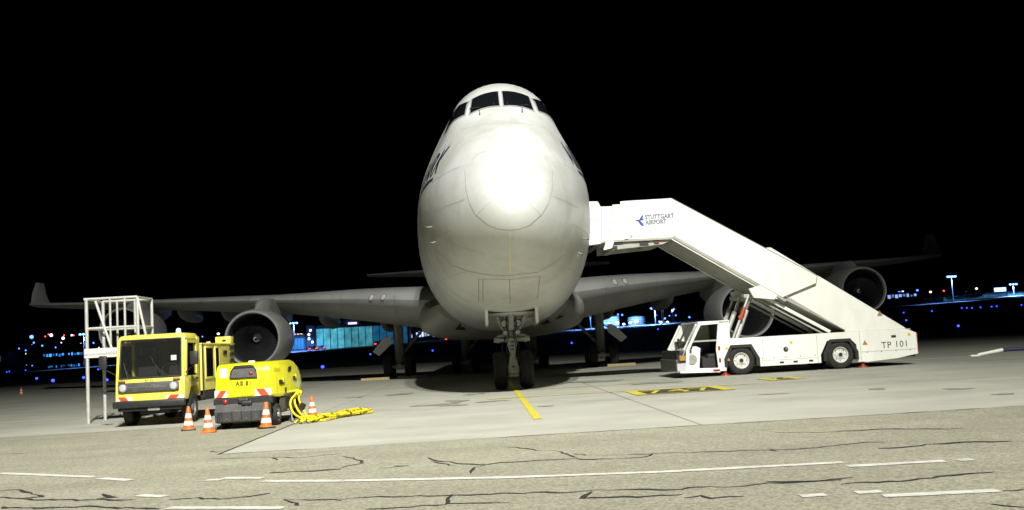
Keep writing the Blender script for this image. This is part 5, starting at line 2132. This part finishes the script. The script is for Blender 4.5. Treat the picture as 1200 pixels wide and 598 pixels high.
lit_row('terminal_building', 50, 130, 417, 411.5, 560, 22, 'upper long row of blue-lit windows left of the work platform', (.06, .3, .9), 1.6)
lit_row('cargo_shed', 56, 97, 432, 426, 470, 14, 'lower row of blue-lit windows left of the work platform', (.05, .28, .8), 1.5)
lit_row('edge_building', -40, 8, 428, 415, 455, 8, 'dim building with a pale lit base at the left edge', (.15, .4, .6), .5)
lit_row('pier_building', 474, 540, 397, 386, 480, 20, 'terminal pier with many bright windows seen under the wing root', (.45, .65, 1.0), 2.2)
lit_row('apron_office', 640, 690, 393, 388, 500, 12, 'low building with blue windows behind the right main gear', (.1, .35, 1.0), 1.3)
lit_row('fire_station', 900, 960, 372, 365, 540, 14, 'low building with blue windows seen between the stairs and right engine', (.08, .3, .9), .9)
lit_row('office_block', 1040, 1075, 350, 343, 620, 8, 'small dark office block with few lit windows right of outer engine', (.3, .45, 1.0), 1.2)

# vehicles on the far apron


def far_car(px, py, Y, label, tail=False):
    p = far(px, py, Y)
    zb = gz(p.x, Y)
    t = thing('apron_van', label, 'van', (p.x, Y, zb), 0, 'vehicles on the far apron')
    m_ = MB()
    m_.prism([(-2.3, .35), (2.3, .35), (2.3, 1.1), (1.7, 1.25), (1.2, 2.0), (-2.2, 2.05), (-2.3, 1.2)], 'Y', -.9, .9, .05)
    m_.build('body', mat('van_paint', (.25, .26, .28), .4), t, 30)
    for x in (-1.5, 1.5):
        for s in (-1, 1):
            MB().tube((x, s * .78, .36), (x, s * .95, .36), .36, .36, 14).build('wheel', RUBBER, t, 40)
    MB().prism([(.2, 1.25), (1.55, 1.25), (1.1, 1.85), (.2, 1.85)], 'Y', -.915, -.905).build('side_window', GLASSD, t)
    m_l = emit('tail_red', (1, .06, .04), 5) if tail else emit('head_white', (.8, .9, 1.0), 16)
    for s in (-1, 1):
        MB().sphere((s * 1.6, -1.0, .9), .32, 1.5, .5, .8, seg=8).build('tail_lamp' if tail else 'head_lamp', m_l, t)


far_car(334, 407, 440, 'van with bright headlamps at the edge of the big left engine')
far_car(367, 405, 450, 'van with red tail lamps in front of the annex building', True)
far_car(376, 402.5, 458, 'second van with red lamps close to the hangar doors', True)
far_car(527, 398, 440, 'van with red tail lamps under the jet belly', True)
far_car(778, 379, 447, 'van on the far blue apron right of the storage tanks')
far_car(444, 401, 452, 'dark vehicle parked before the right hangar doors', True)

# blue taxiway edge lights: stake, base and dome
TXB = emit('taxi_blue', (.03, .06, 1.0), 5)
TXS = mat('taxi_stake', (.3, .3, .1), .6)
bm1 = MB().tube((0, 0, 0), (0, 0, .30), .05, .04, 8).mesh('stake', TXS)
bm2 = MB().sphere((0, 0, .42), .20, 1, 1, .9, 10).mesh('dome', TXB, 80)
for (px, py) in ((1123, 382), (1059, 366.5), (1092, 364.7), (1127, 361), (1133, 361), (1139, 361), (1149, 360.3), (1162, 359.5), (1168, 359), (1197, 357.5), (434, 415.2), (378, 430),
                 (507, 411), (706, 393), (771, 386), (1062, 375.5), (8, 436), (11, 435.5), (30, 434), (120, 426.5), (125, 445.5), (115, 433), (98, 442.5), (62, 446), (43, 443.5), (670, 402),
                 ):
    d = pix(px, py)
    # march along the ray until it is 0.4 m above the field
    t = 60.0
    for _ in range(900):
        q = CAM_LOC + d * t
        if q.y > 91 and q.z - field_z(q.x, q.y) < .42:
            break
        if t > 420:
            break
        t += .4
    lab_ = {(1123, 382): 'brightest blue taxiway light right of the stairs, near the far traffic cone', (434, 415.2): 'blue taxiway light just left of the left main gear', (378, 430): 'lone blue taxiway light right of the big left engine',
            (507, 411): 'lone blue taxiway light under the belly left of the nose gear', (706, 393): 'blue taxiway light beside the right main gear strut', (670, 402): 'blue taxiway light between nose gear and right main gear',
            (771, 386): 'blue taxiway light below the storage tanks, left of the stair truck cab', (1059, 366.5): 'blue taxiway light just right of the outer right engine', (1062, 375.5): 'low blue taxiway light just above the rear of the stairs',
            (1092, 364.7): 'lone blue taxiway light left of the tall blue mast', (1197, 357.5): 'blue taxiway light at the right edge of the picture'}.get((px, py), 'small blue taxiway light in the rows at the far left and far right')
    o = thing('taxiway_light', lab_, 'taxiway light', (q.x, q.y, q.z - .42 if q.y < 430 else field_z(q.x, q.y)), 0, 'blue taxiway edge lights')
    s_ = max(.6, (q - CAM_LOC).length / 190)
    obj('stake', bm1, o)
    dm = obj('dome', bm2, o)

# scattered lamps of the town behind the airfield: one far mass of points
m_ = MB()
m2 = MB()
m3 = MB()
for (px, py, c, s) in ([(random.uniform(640, 1060), None, random.choice('wbbb'), random.uniform(.35, .95)) for _ in range(60)] + [(random.uniform(470, 540), None, 'w', 1.0) for _ in range(16)] +
                       [(random.uniform(-10, 140), None, random.choice('wbbbb'), random.uniform(.25, .75)) for _ in range(34)] + [(random.uniform(160, 250), None, 'b', .6) for _ in range(5)] +
                       [(37, 395, 'b', 1.7), (60, 393, 'w', 1.4), (74, 396.5, 'w', 1.3), (53, 394.5, 'r', .55), (57, 392, 'r', .55), (75, 393, 'r', .5), (84, 393, 'w', .8), (86, 393, 'r', .7), (104, 386.5, 'r', .8),
                        (15, 417, 'w', 2.0), (413, 374.6, 'r', 1.1), (1106, 341, 'r', .7), (1075, 340.5, 'b', 1.0), (1058, 342, 'w', .9), (1054, 343, 'b', 1.2), (1048, 344.5, 'b', 1.0), (411, 367.5, 'b', 1.5),
                        (756, 347, 'b', .9), (746, 347.5, 'b', .6), (850, 337, 'b', 1.3)]):
    if py is None:
        hor = 405.5 - .0573 * (px - 600)
        py = hor - random.uniform(8, 40) * (1.0 if px > 500 else .9)
    p = far(px, py, 1050)
    {'w': m_, 'b': m2, 'r': m3}[c].sphere(p, s * 1.15, seg=6)
for mm_, mt_, lab in ((m_, emit('lamp_town_white', (.8, .85, 1.0), 3.5), 'scattered white lamps of the town far behind the airfield'), (m2, emit('lamp_town_blue', (.07, .2, 1.0), 5.0), 'scattered blue lamps of the town far behind the airfield'), (m3, emit('lamp_red', (1, .06, .05), 6), 'scattered red obstruction lamps far behind the airfield')):
    tag(mm_.build('town_lights', mt_), lab, 'lights', None, 'stuff')
# dark hillside that carries them
m_ = MB()
vv = []
for Y, z in ((1100, 4), (1200, 16), (1500, 60), (1900, 95), (2500, 90)):
    vv.append([(x, Y, field_z(x, 640) + z - 8 + 8 * math.sin(x * .006 + Y * .01)) for x in range(-1600, 1601, 160)])
m_.loft(vv, False)
tag(m_.build('hills', mat('night_hill', (.02, .025, .02), .9), None, 60), kind='structure')
